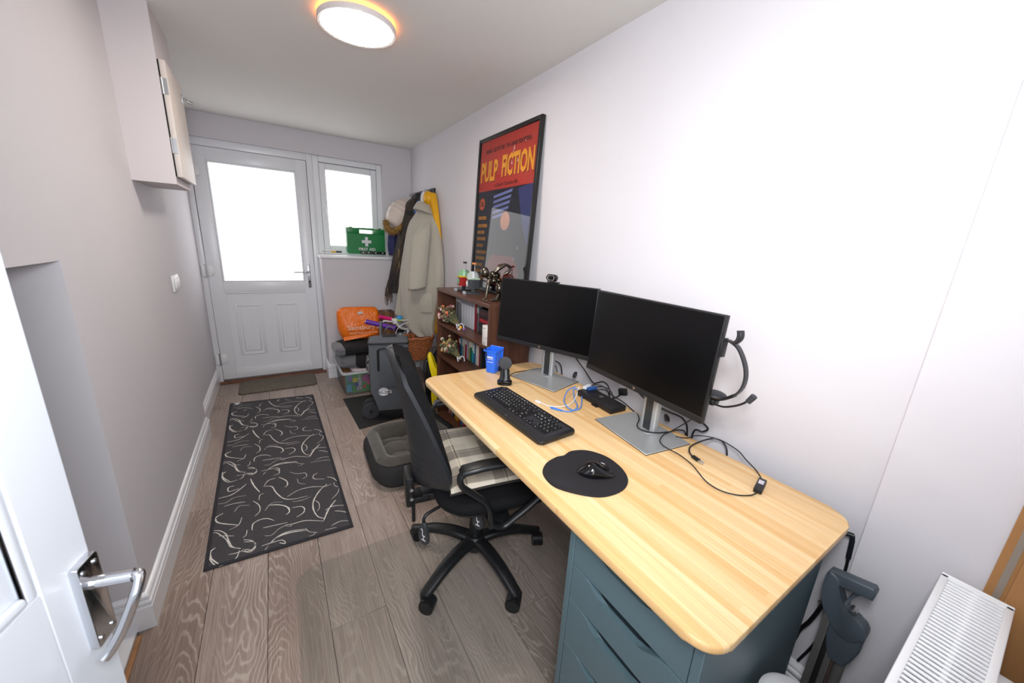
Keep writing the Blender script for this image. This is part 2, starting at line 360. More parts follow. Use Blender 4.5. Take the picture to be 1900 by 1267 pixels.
# ---------------------------------------------------------------- boxed-in cupboard high on the left wall
cu = thing('wall_cupboard', 'boxed-in pinkish grey cupboard high on the left wall with a hinged side door', 'cupboard', (-.94, 2.31, 1.54))
M_cup = wallmat('cupboard_paint', 'd7d0d2')
part('body', MB().box(LX, -.872, 2.13, 2.49, 1.54, H), M_cup, cu)
dr = part('door', MB().box(-.868, -.846, 2.138, 2.495, 1.572, 2.03, .003), pm('yellowed_paint', 'd8cfc8', .45, var=(9, .06)), cu, 'slightly yellowed painted door')
part('door_gap', MB().box(-.872, -.868, 2.136, 2.49, 1.575, 2.028), M_darkgap, cu)
for z in (1.93, 1.70):
    part('hinge', MB().cyl((-.867, 2.134, z - .032), (-.867, 2.134, z + .032), .004, n=10).box(-.868, -.85, 2.134, 2.139, z - .03, z + .03), M_steel, dr)
lt = part('latch', MB().tube(cr([(-.846, 2.45, 1.965), (-.832, 2.45, 1.968), (-.826, 2.45, 1.96), (-.812, 2.452, 1.957)], 4), .004, 8).cyl((-.822, 2.452, 1.958), (-.806, 2.452, 1.955), .007, n=10).box(-.847, -.842, 2.44, 2.46, 1.95, 1.985, .001), M_steel, dr)

# ---------------------------------------------------------------- switch, ceiling light
sw = thing('light_switch', 'white double rocker switch on the left wall', 'switch', (LX, 2.575, 1.05))
part('plate', MB().box(LX, LX + .010, 2.507, 2.645, 1.008, 1.096, .003), M_white, sw)
for y in (2.548, 2.604): part('rocker', MB().box(LX + .009, LX + .017, y - .016, y + .016, 1.026, 1.078, .003), M_white, sw)
cx, cy = -.152, 1.722
cl = thing('ceiling_light', 'round flat lit ceiling light with a white rim and warm backlight', 'light', (cx, cy, H))
part('rim', MB().lathe([(.142, H - .034), (.150, H - .036), (.153, H - .03), (.153, H - .016), (.150, H - .013), (.10, H - .013), (.10, H), (.09, H), (.09, H - .02), (.142, H - .022)], 48, T(cx, cy, 0)), pm('light_rim', 'd9d4d2', .4), cl)
part('diffuser', MB().lathe([(.0005, H - .026), (.0005, H - .0365), (.10, H - .036), (.141, H - .034), (.141, H - .026)], 48, T(cx, cy, 0)), pm('lit_diffuser', 'ffffff', .5, emit=('fff4e8', 50.0)), cl)
part('back_glow_ring', MB().lathe([(.101, H - .012), (.146, H - .012), (.146, H - .0095), (.101, H - .0095)], 48, T(cx, cy, 0)), pm('warm_leds', 'ffb060', .5, emit=('ff9a3c', 7.0)), cl)

# ---------------------------------------------------------------- near white door, open into the room
HX, HY = -1.005, -.172; EX, EY = -.8235, .558
dv = Vector((HX - EX, HY - EY, 0)); LW = dv.length; dv.normalize(); nv = Vector((-dv.y, dv.x, 0))
if nv.x < 0: nv = -nv
FR = frame((EX, EY, 0), dv, (0, 0, 1)) if dv.cross(Vector((0, 0, 1))).dot(nv) > 0 else frame((EX, EY, 0), dv, (0, 0, 1)) @ Matrix.Diagonal((1, 1, -1, 1))
d2 = thing('door_2', 'white panelled room door standing open', None, (HX, HY, 0), kind='structure')
b = MB(FR)
for x0, x1, z0, z1 in ((0, .085, .01, 2.0), (LW - .085, LW, .01, 2.0), (.085, LW - .085, .01, .2), (.085, LW - .085, .70, .87), (.085, LW - .085, 1.88, 2.0)): b.box(x0, x1, z0, z1, -.036, 0, .002, 1)
M_dr = pm('door_eggshell', 'd2d6dd', .32, bump=(30, .03))
part('door_leaf', b, M_dr, d2)
for z0, z1 in ((.2, .70), (.87, 1.88)):
    pp = part('door_panel', MB(FR).box(.08, LW - .08, z0, z1, -.028, -.012), M_dr, d2)
    bb = MB(FR)
    for x0, x1, a0, a1 in ((.085, .10, z0, z1), (LW - .10, LW - .085, z0, z1), (.1, LW - .1, z0, z0 + .015), (.1, LW - .1, z1 - .015, z1)): bb.box(x0, x1, a0, a1, -.013, -.001, .005, 2)
    part('panel_bead', bb, M_dr, pp)
hz = .79
hn = part('door_handle', MB(FR).prism(rrect(.004, .044, hz - .075, hz + .075, .003), 0, .011, .002), M_chrome, d2, 'polished chrome lever handle on a square plate')
part('lever', MB(FR).tube([(.024, hz + .033, .008), (.024, hz + .033, .060)], .010, 14).tube(cr([(.024, hz + .033, .060), (.026, hz + .033, .068), (.04, hz + .010, .066), (.052, hz - .035, .05), (.06, hz - .062, .036), (.066, hz - .072, .028)], 5), .0075, 10), M_chrome, hn)
for zz in (-.062, .062):
    for xx in (.012, .036): part('screw', MB(FR).cyl((xx, hz + zz, .010), (xx, hz + zz, .013), .0035, n=10), M_steel, hn)
# ---------------------------------------------------------------- desk
HD = 0.7287
def bamboo():
    k = NT('bamboo_laminate'); v = k.obj(); sp = k.n('ShaderNodeSeparateXYZ'); k.set(sp.inputs[0], v)
    col = k.math('FLOOR', k.math('MULTIPLY', sp.outputs[0], 55.0))
    wn_ = k.n('ShaderNodeTexWhiteNoise', _noise_dimensions='1D'); k.set(wn_.inputs['W'], col)
    seg = k.math('FLOOR', k.math('ADD', k.math('MULTIPLY', sp.outputs[1], 1.3), k.math('MULTIPLY', wn_.outputs[0], 9.0)))
    cb = k.n('ShaderNodeCombineXYZ'); k.set(cb.inputs[0], col); k.set(cb.inputs[1], seg)
    w2 = k.n('ShaderNodeTexWhiteNoise', _noise_dimensions='3D'); k.set(w2.inputs['Vector'], cb.outputs[0])
    fine = k.noise(k.mapv(v, (330, 3.0, 1)), 1.0, 3.0, 0.65).outputs[0]
    dash = k.noise(k.mapv(v, (420, 26, 1), (4, 4, 0)), 1.0, 2.0, 0.5).outputs[0]
    c = k.mix(w2.outputs[0], lin('e2b87e'), lin('f2d6a6'))
    c = k.mix(k.math('MULTIPLY', k.ramp(fine, [(0.35, (0, 0, 0)), (0.7, (1, 1, 1))]), 0.45), c, lin('c98f4e'))
    c = k.mix(k.math('MULTIPLY', k.ramp(dash, [(0.66, (0, 0, 0)), (0.74, (1, 1, 1))]), 0.35), c, lin('b97f45'))
    k.set(k.b.inputs['Base Color'], c); k.b.inputs['Roughness'].default_value = 0.38; k.b.inputs['Specular IOR Level'].default_value = 0.4
    return k.m
desk = thing('desk', 'long bamboo-topped desk with rounded corners along the right wall', 'desk', (.325, .70, 0))
M_bam = bamboo()
part('tabletop', MB().prism(rrect(0, .65, 0.0, 1.406, .055, 8), HD - .020, HD, .006, 3), M_bam, desk)
for x, y in ((.60, 1.33), (.60, .62)): part('leg', MB().cyl((x, y, 0), (x, y, HD - .020), .02, n=16).cyl((x, y, HD - .03), (x, y, HD - .020), .04, n=16), M_blk, desk)

M_teal = pm('grey_turquoise_lacquer', '566b72', 0.42)
du = thing('drawer_unit', 'grey-turquoise drawer unit with scooped drawer fronts under the near end of the desk', 'drawers', (.33, .205, 0))
X0, X1, Y0, Y1, ZT = .037, .617, .03, .383, .70
c = MB().box(X0, X1, Y0, Y0 + .018, .04, ZT - .002, .001, 1).box(X0, X1, Y1 - .018, Y1, .04, ZT - .002, .001, 1).box(X0 + .001, X1, Y0 + .018, Y1 - .018, ZT - .016, ZT - .002).box(X1 - .01, X1, Y0 + .018, Y1 - .018, .05, ZT - .016).box(X0 + .02, X1 - .02, Y0 + .018, Y1 - .018, .05, .06)
part('carcass', c, M_teal, du)
for x in (X0 + .03, X1 - .03):
    for y in (Y0 + .03, Y1 - .03): part('foot', MB().cyl((x, y, 0), (x, y, .045), .014, .016, 14), M_blk, du)
zs = [(.578, .684), (.470, .574), (.322, .466), (.196, .318), (.062, .192)]
def dip(y0, y1, z0, z1, depth=.030):
    pts = [(y0, z0), (y1, z0), (y1, z1)]; L = y1 - y0; n = 28
    for i in range(n + 1):
        t = i / n; y = y1 - L * (0.14 + 0.72 * t); u = min(t, 1 - t) / 0.30
        s_ = 1.0 if u >= 1 else u * u * (3 - 2 * u)
        pts.append((y, z1 - depth * s_))
    pts.append((y0, z1)); return pts
FX = frame((X0, 0, 0), (0, 1, 0), (0, 0, 1))      # local z = +x (into the unit)
for z0, z1 in zs:
    d = part('drawer', MB(FX).prism(dip(Y0 + .0195, Y1 - .0195, z0, z1), .0, .016, .0012, 1), M_teal, du)
    part('drawer_box', MB().box(X0 + .016, X1 - .03, Y0 + .03, Y1 - .03, z0 + .008, z1 - .034), mm('drawer_inside', '2d3a40', .6), d)
    L = Y1 - Y0 - .039; pts = dip(Y0 + .0195, Y1 - .0195, z0, z1)[3:-1]
    lip = MB().sheet(lambda u, v: (X0 + .001 + .022 * v, pts[round(u * (len(pts) - 1))][0], pts[round(u * (len(pts) - 1))][1] - .012 * v * (1 - abs(2 * u - 1) ** 4)), len(pts) - 1, 3, .002)
    part('finger_scoop', lip, mm('scoop_lacquer', '5f7c84', .35), d)

# ---------------------------------------------------------------- keyboard
kc = Vector((.2065, .882, HD)); kr = -PI / 2 - 0.033      # local x runs along the key rows, y away from the sitter
KB = thing('keyboard', 'full-size black keyboard with white legends lying on the desk', 'keyboard', tuple(kc), kr + 0.066)
K = WM[KB] @ R(math.radians(1.6), 'X') @ T(0, 0, .0035)
KM = K
part('case', MB(KM).prism(rrect(-.228, .228, -.082, .078, .014), .003, .015, .004), pm('keyboard_case', '19191b', .38), KB)
for x in (-.165, .165): part('rear_foot', MB(WM[KB]).box(x - .025, x + .025, .055, .065, 0, .008), M_blk, KB)
part('key_well', MB(KM).prism(rrect(-.212, .212, -.05, .066, .004), .0151, .0154), pm('keyboard_well', '2b2a30', .5), KB)
M_key = pm('key_black', '101012', .4)
U = .0179; kx0 = -.209; ky = [.058, .036, .0185, .001, -.0165, -.034]
rows = [[('Esc', 1)] + [(None, .6)] + [('F%d' % i, .98) for i in range(1, 13)] + [(None, .25), ('Prt', .95), ('Scr', .95), ('Brk', .95), (None, .25), ('-', .95), ('+', .95), ('<', .95), ('>', .95)],
 [(ch, 1) for ch in '`1234567890-='] + [('<--', 2), (None, .25), ('Ins', 1), ('Hm', 1), ('Pu', 1), (None, .25), ('Num', 1), ('/', 1), ('*', 1), ('-', 1)],
 [('Tab', 1.5)] + [(ch, 1) for ch in 'QWERTYUIOP[]'] + [('', 1.5), (None, .25), ('Del', 1), ('End', 1), ('Pd', 1), (None, .25), ('7', 1), ('8', 1), ('9', 1), ('+', 1)],
 [('Caps', 1.75)] + [(ch, 1) for ch in "ASDFGHJKL;'"] + [('Enter', 2.25), (None, 3.5), ('4', 1), ('5', 1), ('6', 1), ('', 1)],
 [('Shift', 2.25)] + [(ch, 1) for ch in 'ZXCVBNM,./'] + [('Shift', 2.75), (None, 1.25), ('^', 1), (None, 1.25), ('1', 1), ('2', 1), ('3', 1), ('Ent', 1)],
 [('Ctrl', 1.25), ('Win', 1.25), ('Alt', 1.25), ('', 6.25), ('Alt', 1.25), ('Fn', 1.25), ('=', 1.25), ('Ctrl', 1.25), (None, .25), ('<', 1), ('v', 1), ('>', 1), (None, .25), ('0', 2), ('.', 1), ('', 1)]]
keymesh = {}; leg = MB()
for y, row in zip(ky, rows):
    x = kx0
    for lab, wd in row:
        if lab is not None:
            dx = wd * U - .0022; dy = .0150 if y < .05 else .0105
            key = (round(dx, 5), dy)
            cx_ = x + wd * U / 2
            if key not in keymesh:
                o = part('key', MB(WM[KB]).box(-dx / 2, dx / 2, -dy / 2, dy / 2, 0, .0034, .0009, 1), M_key, KB); keymesh[key] = o
            else:
                o = keymesh[key].copy(); COL.objects.link(o); o.parent = KB; WM[o] = WM[KB]
            o.matrix_basis = (WM[KB].inverted() @ KM) @ T(cx_, y, .0153)
            if lab: text_mb(lab, .0076 if len(lab) < 3 else .0050, KM @ T(cx_ - .002, y + .001, .01885), 0.00005, 'CENTER', 1, leg)
        x += wd * U
part('key_legends', leg, pm('legend_white', 'f6f6f8', .5), KB, 'white printed key legends', kind='stuff')
lg = part('logo_badge', MB(KM).cyl((.008, -.069, .0148), (.008, -.069, .0156), .0058, n=20), M_steel, KB, 'round silver logo badge')
part('logo_letters', text_mb('hp', .007, KM @ T(.008, -.0688, .0157), .0001, shear=.25), M_blk, lg)

# ---------------------------------------------------------------- mouse pad and mouse
PAD = [(0.053, 0.532), (0.089, 0.566), (0.137, 0.580), (0.169, 0.577), (0.207, 0.585), (0.256, 0.563), (0.285, 0.509), (0.281, 0.446), (0.254, 0.396), (0.21, 0.371), (0.159, 0.369), (0.115, 0.385), (0.07, 0.429), (0.044, 0.476)]
ol = [Vector((p.x, p.y)) for p in cr([(a, b, 0) for a, b in PAD], 6, True)]
cen = Vector((.175, .475)); M_pad = pm('mouse_pad_cloth', '19171b', .9, bump=(900, .15, .0006))
def padz(p):
    g = math.exp(-(((p.x - .085) / .042) ** 2 + ((p.y - .475) / .062) ** 2)); return .004 + .016 * g
rings = [[(p.x, p.y, HD + .0002) for p in ol]]
for s_ in (1.0, .985, .93, .85, .75, .62, .48, .33, .18, .04):
    rings.append([((cen + (p - cen) * s_).x, (cen + (p - cen) * s_).y, HD + (.0025 if s_ == 1 else padz(cen + (p - cen) * s_))) for p in ol])
mp = thing('mouse_pad', 'black cloth mouse pad with a raised wrist rest on the desk', 'mouse pad', (.175, .475, HD))
part('pad', MB().loft(rings), M_pad, mp)
ms = thing('mouse', 'glossy black computer mouse resting on the mouse pad', 'mouse', (.186, .456, HD + .0044), -0.55)
Q = WM[ms]
def mouse_ring(t):
    x = -.055 + .11 * t; a = math.sin(PI * min(max(t, .02), .98)) ** .5
    wdt = .030 * a * (1 - .10 * math.exp(-((t - .58) / .2) ** 2)); h = (.030 * math.exp(-((t - .38) / .42) ** 2) + .006) * a ** .9
    return [Q @ Vector((x, wdt * math.cos(q) * (1.0 if math.sin(q) > 0 else .92), .001 + (h * max(0, math.sin(q)) ** .72 if math.sin(q) > 0 else 0))) for q in [2 * PI * i / 24 for i in range(24)]]
part('shell', MB().loft([mouse_ring(t / 22) for t in range(23)]), M_blkg, ms, sub=1, ang=80)
part('scroll_wheel', MB(Q @ T(.028, 0, .0185)).cyl((0, -.003, 0), (0, .003, 0), .0095, n=18), M_blk, ms)
part('logo', MB(Q @ T(.020, .010, .0285) @ R(.35, 'Y') @ R(-.3, 'X')).prism(rrect(-.006, .006, -.0035, .0035, .0034), 0, .0006), M_white, ms, 'small white emblem on the back')

# ---------------------------------------------------------------- monitors
M_scr = pm('monitor_screen', '050507', .28, spec=.35); M_bez = pm('monitor_bezel', '131315', .4); M_alu = pm('monitor_silver', 'b2b5b6', .42, .55); M_cop = pm('logo_copper', 'd8b49c', .35, .6)
def monitor(label, loc, rz, pc, a, tilt, nx=.04, ny=0.0):
    t = thing('monitor', label, 'monitor', loc, rz)
    Q = WM[t]
    part('foot_plate', MB(Q).box(-.1, .1, -.132, .132, .0012, .0045, .0012, 1), M_alu, t)
    part('foot_edge', MB(Q).box(-.1005, .1005, -.1325, .1325, 0, .0012), M_blk, t)
    QN = Q @ T(nx, ny, 0)
    part('neck', MB(QN).prism([(p[0], p[1]) for p in rrect(-.012, .014, -.034, .034, .008)], .0044, .36), M_alu, t, 'silver stand column')
    part('neck_slot', MB(QN).box(-.0135, -.008, -.016, .016, .006, .36), pm('neck_slot', '2a2c2f', .35), t)
    part('neck_collar', MB(QN).lathe([(.044, .0044), (.044, .006), (.001, .006)], 24), M_alu, t)
    wd = Vector((math.sin(a), math.cos(a), 0)); up = Vector((math.sin(tilt) * math.cos(a), -math.sin(tilt) * math.sin(a), math.cos(tilt)))
    F = frame(pc, -wd, up)       # local x = towards the near end, y = up, z = towards the sitter
    W2, H2 = .27, .1625
    part('housing', MB(F).box(-W2, W2, -H2, H2, -.018, 0, .0025, 2).box(-.13, .13, -.11, .11, -.042, -.017, .01, 2), M_bez, t)
    part('screen', MB(F).box(-W2 + .005, W2 - .005, -H2 + .021, H2 - .005, -.002, .0004), M_scr, t)
    part('chin', MB(F).box(-W2, W2, -H2, -H2 + .020, -.001, .0012, .0005, 1), pm('monitor_chin', '1b1b1d', .45), t)
    part('emblem', text_mb('hp', .014, F @ T(0, -H2 + .0115, .0013), .0002, shear=.3, sx=.85), M_cop, t, 'copper-coloured logo letters')
    part('stand_mount', MB(F).box(-.04, .04, -.12, .02, -.064, -.04, .004), M_alu, t)
    return t, F
mon2, F2 = monitor('nearer black monitor on a silver stand, with a headset hung on its side', (.523, .572, HD), -.13, (.511, .608, 1.039), .099, .059)
mon1, F1 = monitor('farther black monitor on a silver stand, with a webcam on top', (.530, 1.150, HD), .25, (.535, 1.21, 1.031), -.351, .071, .06, .03)
# webcam
wc = thing('webcam', 'small black webcam with a silver ring clipped on top of the farther monitor', 'webcam', tuple(F1 @ Vector((.03, .1625, -.01))))
FW_ = F1 @ T(.028, .1625, 0)
part('clip', MB(FW_).box(-.018, .03, .0002, .007, -.03, .012, .002).box(-.014, .014, -.03, .006, -.032, -.021, .002), M_blk, wc)
part('body', MB(FW_).prism(rrect(-.026, .026, .008, .040, .013), -.012, .012, .004), M_blkg, wc)
part('bezel_ring', MB(FW_).sweep([(p[0], p[1], .0125) for p in rrect(-.017, .017, .013, .034, .008)], [(.002, 0), (0, .002), (-.002, 0), (0, -.002)], True, (0, 0, 1)), M_chrome, wc)
part('lens', MB(FW_).cyl((0, .0235, .0118), (0, .0235, .0135), .006, n=16), M_scr, wc)

# ---------------------------------------------------------------- headset on its hook
hk = thing('headset_hook', 'black hook clipped on the near side edge of the nearer monitor', 'hook', tuple(F2 @ Vector((.275, .105, -.008))))
part('clamp', MB(F2).box(.2705, .279, .045, .10, -.022, .003, .002), M_blk, hk)
part('cradle', MB(F2).tube(cr([(.272, .092, -.01), (.284, .094, -.012), (.298, .090, -.014), (.308, .098, -.014), (.312, .112, -.014), (.309, .124, -.014)], 5), .0035, 8).sheet(lambda u, v: (.300 + .013 * math.sin(u * 2.4), .089 + .04 * u ** 1.3, -.03 + .03 * v), 8, 2, .003), M_blk, hk)
hs = thing('headset', 'black headset with a boom microphone hanging beside the nearer monitor', 'headset', (.53, .30, 1.0))
band = cr([(.53, .338, 1.127), (.53, .322, 1.122), (.53, .305, 1.110), (.53, .285, 1.078), (.53, .274, 1.045), (.53, .274, 1.012), (.53, .285, .985), (.53, .308, .963), (.53, .336, .948), (.53, .352, .946)], 6)
part('headband', MB().sweep(band, [(-.0025, -.009), (.0025, -.009), (.0025, .009), (-.0025, .009)], up=(1, 0, 0)), pm('headset_grey', '2a2a2e', .4), hs)
part('slider', MB().sweep(band[38:], [(-.0045, -.010), (.0045, -.010), (.0045, .010), (-.0045, .010)], up=(1, 0, 0)), M_blk, hs)
part('ear_cup', MB().box(.515, .552, .336, .366, .926, .948, .006), M_blk, hs)
part('ear_pad', MB().ball((.53, .344, .960), (.030, .032, .011), 16, 8), pm('ear_pad_leatherette', '1b1d24', .5), hs)
boom = cr([(.53, .338, .930), (.53, .315, .932), (.53, .290, .944), (.53, .268, .960), (.53, .252, .978)], 5)
part('microphone_boom', MB().tube(boom, .003, 8), M_blk, hs)
part('microphone', MB().cyl((.53, .254, .972), (.53, .242, .994), .0075, .0085, 14), mm('mic_foam', '34363c', .6), hs)

# ---------------------------------------------------------------- docking hub and cables
hb = thing('docking_station', 'flat black docking station with cables plugged into its back', 'docking station', (.575, .82, HD), -.06)
Q = WM[hb]
part('case', MB(Q).box(-.042, .042, -.105, .105, .001, .026, .004), M_blk, hb)
part('logo', MB(Q).lathe([(.006, .0262), (.0095, .0262), (.0095, .0266), (.006, .0266)], 20, T(.006, .004, 0)), M_steel, hb)
part('logo_letters', text_mb('hp', .009, Q @ T(.006, .004, .0263) @ R(-PI / 2, 'Z'), .0001, shear=.25), M_steel, hb)
part('front_port', MB(Q).box(-.0425, -.04, -.02, -.008, .008, .014).box(-.0425, -.04, .004, .012, .008, .014), M_darkgap, hb)
part('rubber_foot', MB(Q).box(-.05, -.035, -.03, .0, 0, .006), M_blk, hb)
def cable(name, pts, r, col, label, smooth=5, rough=.45, extra=()):
    t = thing(name, label, 'cable', tuple(Vector(pts[0])))
    part('cord', MB().tube(cr(pts, smooth), r, 8), mm('cord_' + col, col, rough), t)
    for nm, mb, m in extra: part(nm, mb, m, t)
    return t
Z = HD + .0035
cable('usb_cable', [(.56, .935, HD + .03), (.567, .95, HD + .024), (.545, .93, HD + .012), (.49, .888, Z), (.426, .858, Z), (.371, .868, Z), (.345, .897, Z), (.336, .925, Z + .002)], .0022, 'e8e6e4', 'white usb cable lying looped on the desk beside the keyboard', extra=[
    ('plug', MB().box(-.006, .006, -.013, .013, -.0035, .0045, .0015, M=frame((.333, .938, Z + .001), (1, .2, 0), (-.2, 1, 0))), M_white)])
bl = [(.55, .95, HD + .03), (.507, .952, HD + .02), (.448, .907, Z + .002), (.411, .849, Z + .004), (.415, .812, Z), (.453, .813, Z), (.507, .861, Z), (.561, .926, HD + .012), (.545, .955, HD + .018), (.500, .90, Z), (.45, .826, Z + .003), (.399, .807, Z), (.358, .843, Z), (.348, .874, Z)]
cable('braided_cable', bl, .0024, '4c86d8', 'blue and white braided cable coiled beside the docking station', extra=[
    ('sleeve', MB().tube([(.372, .826, Z), (.349, .868, Z)], [.0035, .0048], 10), mm('blue_sleeve', '2f6fd0', .4))])
for i, (yy, c1, lb) in enumerate(((.925, 'cfd4da', 'white labelled usb plug at the far end of the docking station'), (.90, '23508f', 'dark blue usb plug behind the docking station'))):
    t = thing('usb_plug', lb, 'plug', (.60, yy, HD + .03))
    part('plug_body', MB(T(.598 + .008 * i, yy, HD + .032) @ R(.3 - .3 * i, 'Z')).box(-.030, .02, -.009, .009, -.005, .006, .002), mm('usb_' + c1, c1, .5), t)
    part('tail', MB().tube(cr([(.615, yy, HD + .033), (.65, yy - .01, HD + .035), (.672, yy - .05, HD + .02), (.69, yy - .08, HD - .08)], 5), .0025, 8), M_blk, t)
cable('power_cable', [(.61, .90, HD + .02), (.635, .86, HD + .034), (.63, .80, HD + .028), (.635, .75, HD + .02), (.64, .706, Z), (.625, .666, Z), (.578, .622, HD + .012), (.520, .585, HD + .02), (.510, .560, HD + .016), (.545, .53, HD + .010), (.60, .512, HD + .008), (.665, .505, Z), (.70, .50, HD - .03), (.712, .49, HD - .2)], .0024, '131316', 'thin black power cable curving round the foot of the nearer monitor')
cable('display_cable', [(.555, .70, .955), (.56, .69, .90), (.585, .655, .845), (.61, .61, .81), (.655, .555, .785), (.69, .515, .765), (.708, .50, .70), (.712, .50, .5)], .0034, '1a1a1c', 'black display cable hanging behind the nearer monitor')
cable('display_cable', [(.61, .56, .93), (.625, .54, .87), (.65, .50, .82), (.685, .455, .79), (.705, .43, .765), (.703, .445, .745), (.69, .47, .735), (.712, .48, .6)], .0034, '1b1b1d', 'black display cable looping beside the nearer stand column', extra=[
    ('plug', MB(T(.66, .565, HD + .028) @ R(.7, 'Z')).box(-.02, .02, -.006, .006, -.006, .006, .002).box(-.015, .02, -.012, -.008, -.012, 0, .002), M_blk)])
cable('display_cable', [(.60, 1.10, .93), (.63, 1.06, .86), (.662, 1.02, .80), (.69, .985, .745), (.695, .965, .748), (.70, .93, .765), (.706, .90, .75), (.71, .89, .70), (.712, .89, .5)], .003, '1c1c1e', 'black display cable hanging behind the farther monitor')
cable('display_cable', [(.60, 1.28, .93), (.605, 1.28, .87), (.63, 1.27, .82), (.665, 1.255, .78), (.70, 1.23, .745), (.712, 1.22, .6)], .003, '1d1d1f', 'black display cable left of the farther stand column', extra=[
    ('plug', MB(T(.672, 1.09, HD + .022) @ R(.6, 'Z')).box(-.02, .02, -.007, .007, -.01, .01, .002), M_blk)])
cable('stand_lead', [(.345, 1.185, HD + .012), (.365, 1.215, HD + .006), (.398, 1.257, Z + .001), (.45, 1.285, Z), (.541, 1.282, Z), (.62, 1.274, Z), (.70, 1.27, Z), (.712, 1.27, .6)], .0022, '161618', 'thin black lead running from the phone stand across the desk')
cable('headset_cable', [(.540, .36, .926), (.56, .40, .86), (.585, .46, .79), (.60, .505, HD + .012), (.565, .505, HD + .0095), (.52, .487, HD + .0085), (.503, .465, HD + .008), (.499, .445, HD + .0075), (.506, .402, Z), (.489, .347, Z), (.449, .283, Z), (.442, .241, Z), (.461, .206, Z), (.495, .184, Z), (.522, .178, HD + .006)], .0018, '17171a', 'thin black headset cable crossing the near half of the desk to its control box', extra=[
    ('control_box', MB(frame((.562, .1885, HD + .0075), (.985, .25, 0), (-.25, .985, 0))).box(-.036, .036, -.0105, .0105, -.007, .007, .003), M_blk),
    ('control_sticker', MB(frame((.562, .1885, HD + .0146), (.985, .25, 0), (-.25, .985, 0))).box(-.002, .020, -.0065, .0065, 0, .0006), mm('sticker', 'c9c6cc', .6)),
    ('return_cord', MB().tube(cr([(.598, .198, HD + .006), (.622, .215, Z), (.648, .241, Z), (.676, .28, HD + .004), (.70, .32, HD + .010), (.708, .38, HD + .014), (.70, .42, HD + .010), (.672, .45, HD + .006), (.63, .458, Z), (.60, .48, HD + .006)], 5), .0018, 8), M_blk)])
cable('usb_lead', [(.700, .345, HD - .06), (.702, .352, HD - .01), (.708, .372, HD + .010), (.705, .395, HD + .013), (.69, .41, HD + .009), (.643, .420, Z), (.588, .416, Z), (.553, .398, Z), (.537, .378, Z)], .0026, '111114', 'short black usb lead with an open metal plug lying on the desk', extra=[
    ('plug_body', MB(frame((.531, .361, HD + .0055), (-.25, -1, 0), (1, -.25, 0))).box(-.016, .012, -.0065, .0065, -.004, .004, .002), M_blk),
    ('plug_metal', MB(frame((.527, .342, HD + .0055), (-.2, -1, 0), (1, -.2, 0))).box(-.009, .007, -.0055, .0055, -.0022, .0022, .0004, 1), M_chrome)])
# black adapter standing by the wall behind the docking station
ad = thing('plug_adapter', 'small black square adapter upright behind the docking station', 'adapter', (.66, .78, HD + .03))
part('body', MB(T(.655, .775, HD + .052) @ R(.25, 'Z') @ R(-.25, 'X')).box(-.008, .008, -.018, .018, -.014, .016, .003), M_blk, ad)
part('tail', MB().tube(cr([(.655, .785, HD + .038), (.65, .80, HD + .02), (.635, .82, HD + .0045)], 4), .003, 8), M_blk, ad)

# ---------------------------------------------------------------- mini bin and phone stand
def quad(cx, cy, hx, hy): return [(cx - hx, cy - hy), (cx + hx, cy - hy), (cx + hx, cy + hy), (cx - hx, cy + hy)]
bn = thing('mini_wheelie_bin', 'bright blue miniature wheelie bin used as a pen pot on the desk', 'pen pot', (.350, 1.352, HD), .55)
Q = WM[bn] ; M_blue = pm('blue_plastic', '2c72f2', .3)
def rr(hx, hy, z, r=.006, cx=0): return [Q @ Vector((p[0], p[1], z)) for p in rrect(cx - hx, cx + hx, -hy, hy, r, 3)]
part('body', MB().loft([rr(.026, .024, .002), rr(.033, .030, .105), rr(.033, .030, .112), rr(.040, .037, .112), rr(.040, .037, .119), rr(.031, .028, .119), rr(.024, .022, .012)]), M_blue, bn)
part('lid', MB(Q).box(.041, .048, -.034, .034, .055, .122, .003), M_blue, bn)
part('hinge_bar', MB(Q).cyl((.043, -.037, .121), (.043, .037, .121), .0035, n=10), M_blue, bn)
for y in (-.024, .024): part('wheel', MB(Q).cyl((.030, y - .006, .011), (.030, y + .006, .011), .011, n=18), M_blk, bn)
fp = frame(Q @ Vector((-.0302, 0, .075)), Q.to_3x3() @ Vector((0, -1, 0)), Q.to_3x3() @ Vector((-.068, 0, 1)))
part('printed_lines', MB(fp).box(-.018, .016, .004, .012, .0, .0012).box(-.018, .018, -.003, -.0005, .0, .0012).box(-.016, .018, -.018, -.0155, .0, .0012), M_white, bn, 'white printed lines')
pen = single('pen', MB().cyl(Q @ Vector((-.020, .010, .014)), Q @ Vector((-.036, .026, .136)), .004, n=10), M_blk, 'black pen standing in the blue pen pot', 'pen', tuple(Q @ Vector((-.02, .01, .014))))
ps = thing('phone_stand', 'black phone charging stand with a round pad on the desk', 'stand', (.322, 1.187, HD), -2.13)
Q = WM[ps]
part('base', MB(Q).prism(rrect(-.032, .034, -.034, .034, .018), 0, .010, .003), M_blkg, ps)
part('ledge', MB(Q).box(.018, .034, -.030, .030, .010, .020, .004), M_blkg, ps)
part('post', MB(Q).loft([[Vector((x, y, z)) for x, y in rrect(xc - .006, xc + .006, -hw, hw, .004, 2)] for z, xc, hw in ((.008, -.004, .030), (.03, -.010, .022), (.075, -.020, .019))]), M_blkg, ps)
part('charging_pad', MB(Q @ T(-.020, 0, .092) @ R(math.radians(78), 'Y')).lathe([(.001, -.008), (.029, -.008), (.031, -.006), (.031, .002), (.029, .004), (.022, .0045), (.001, .0045)], 32), pm('charging_pad', '232328', .55), ps)
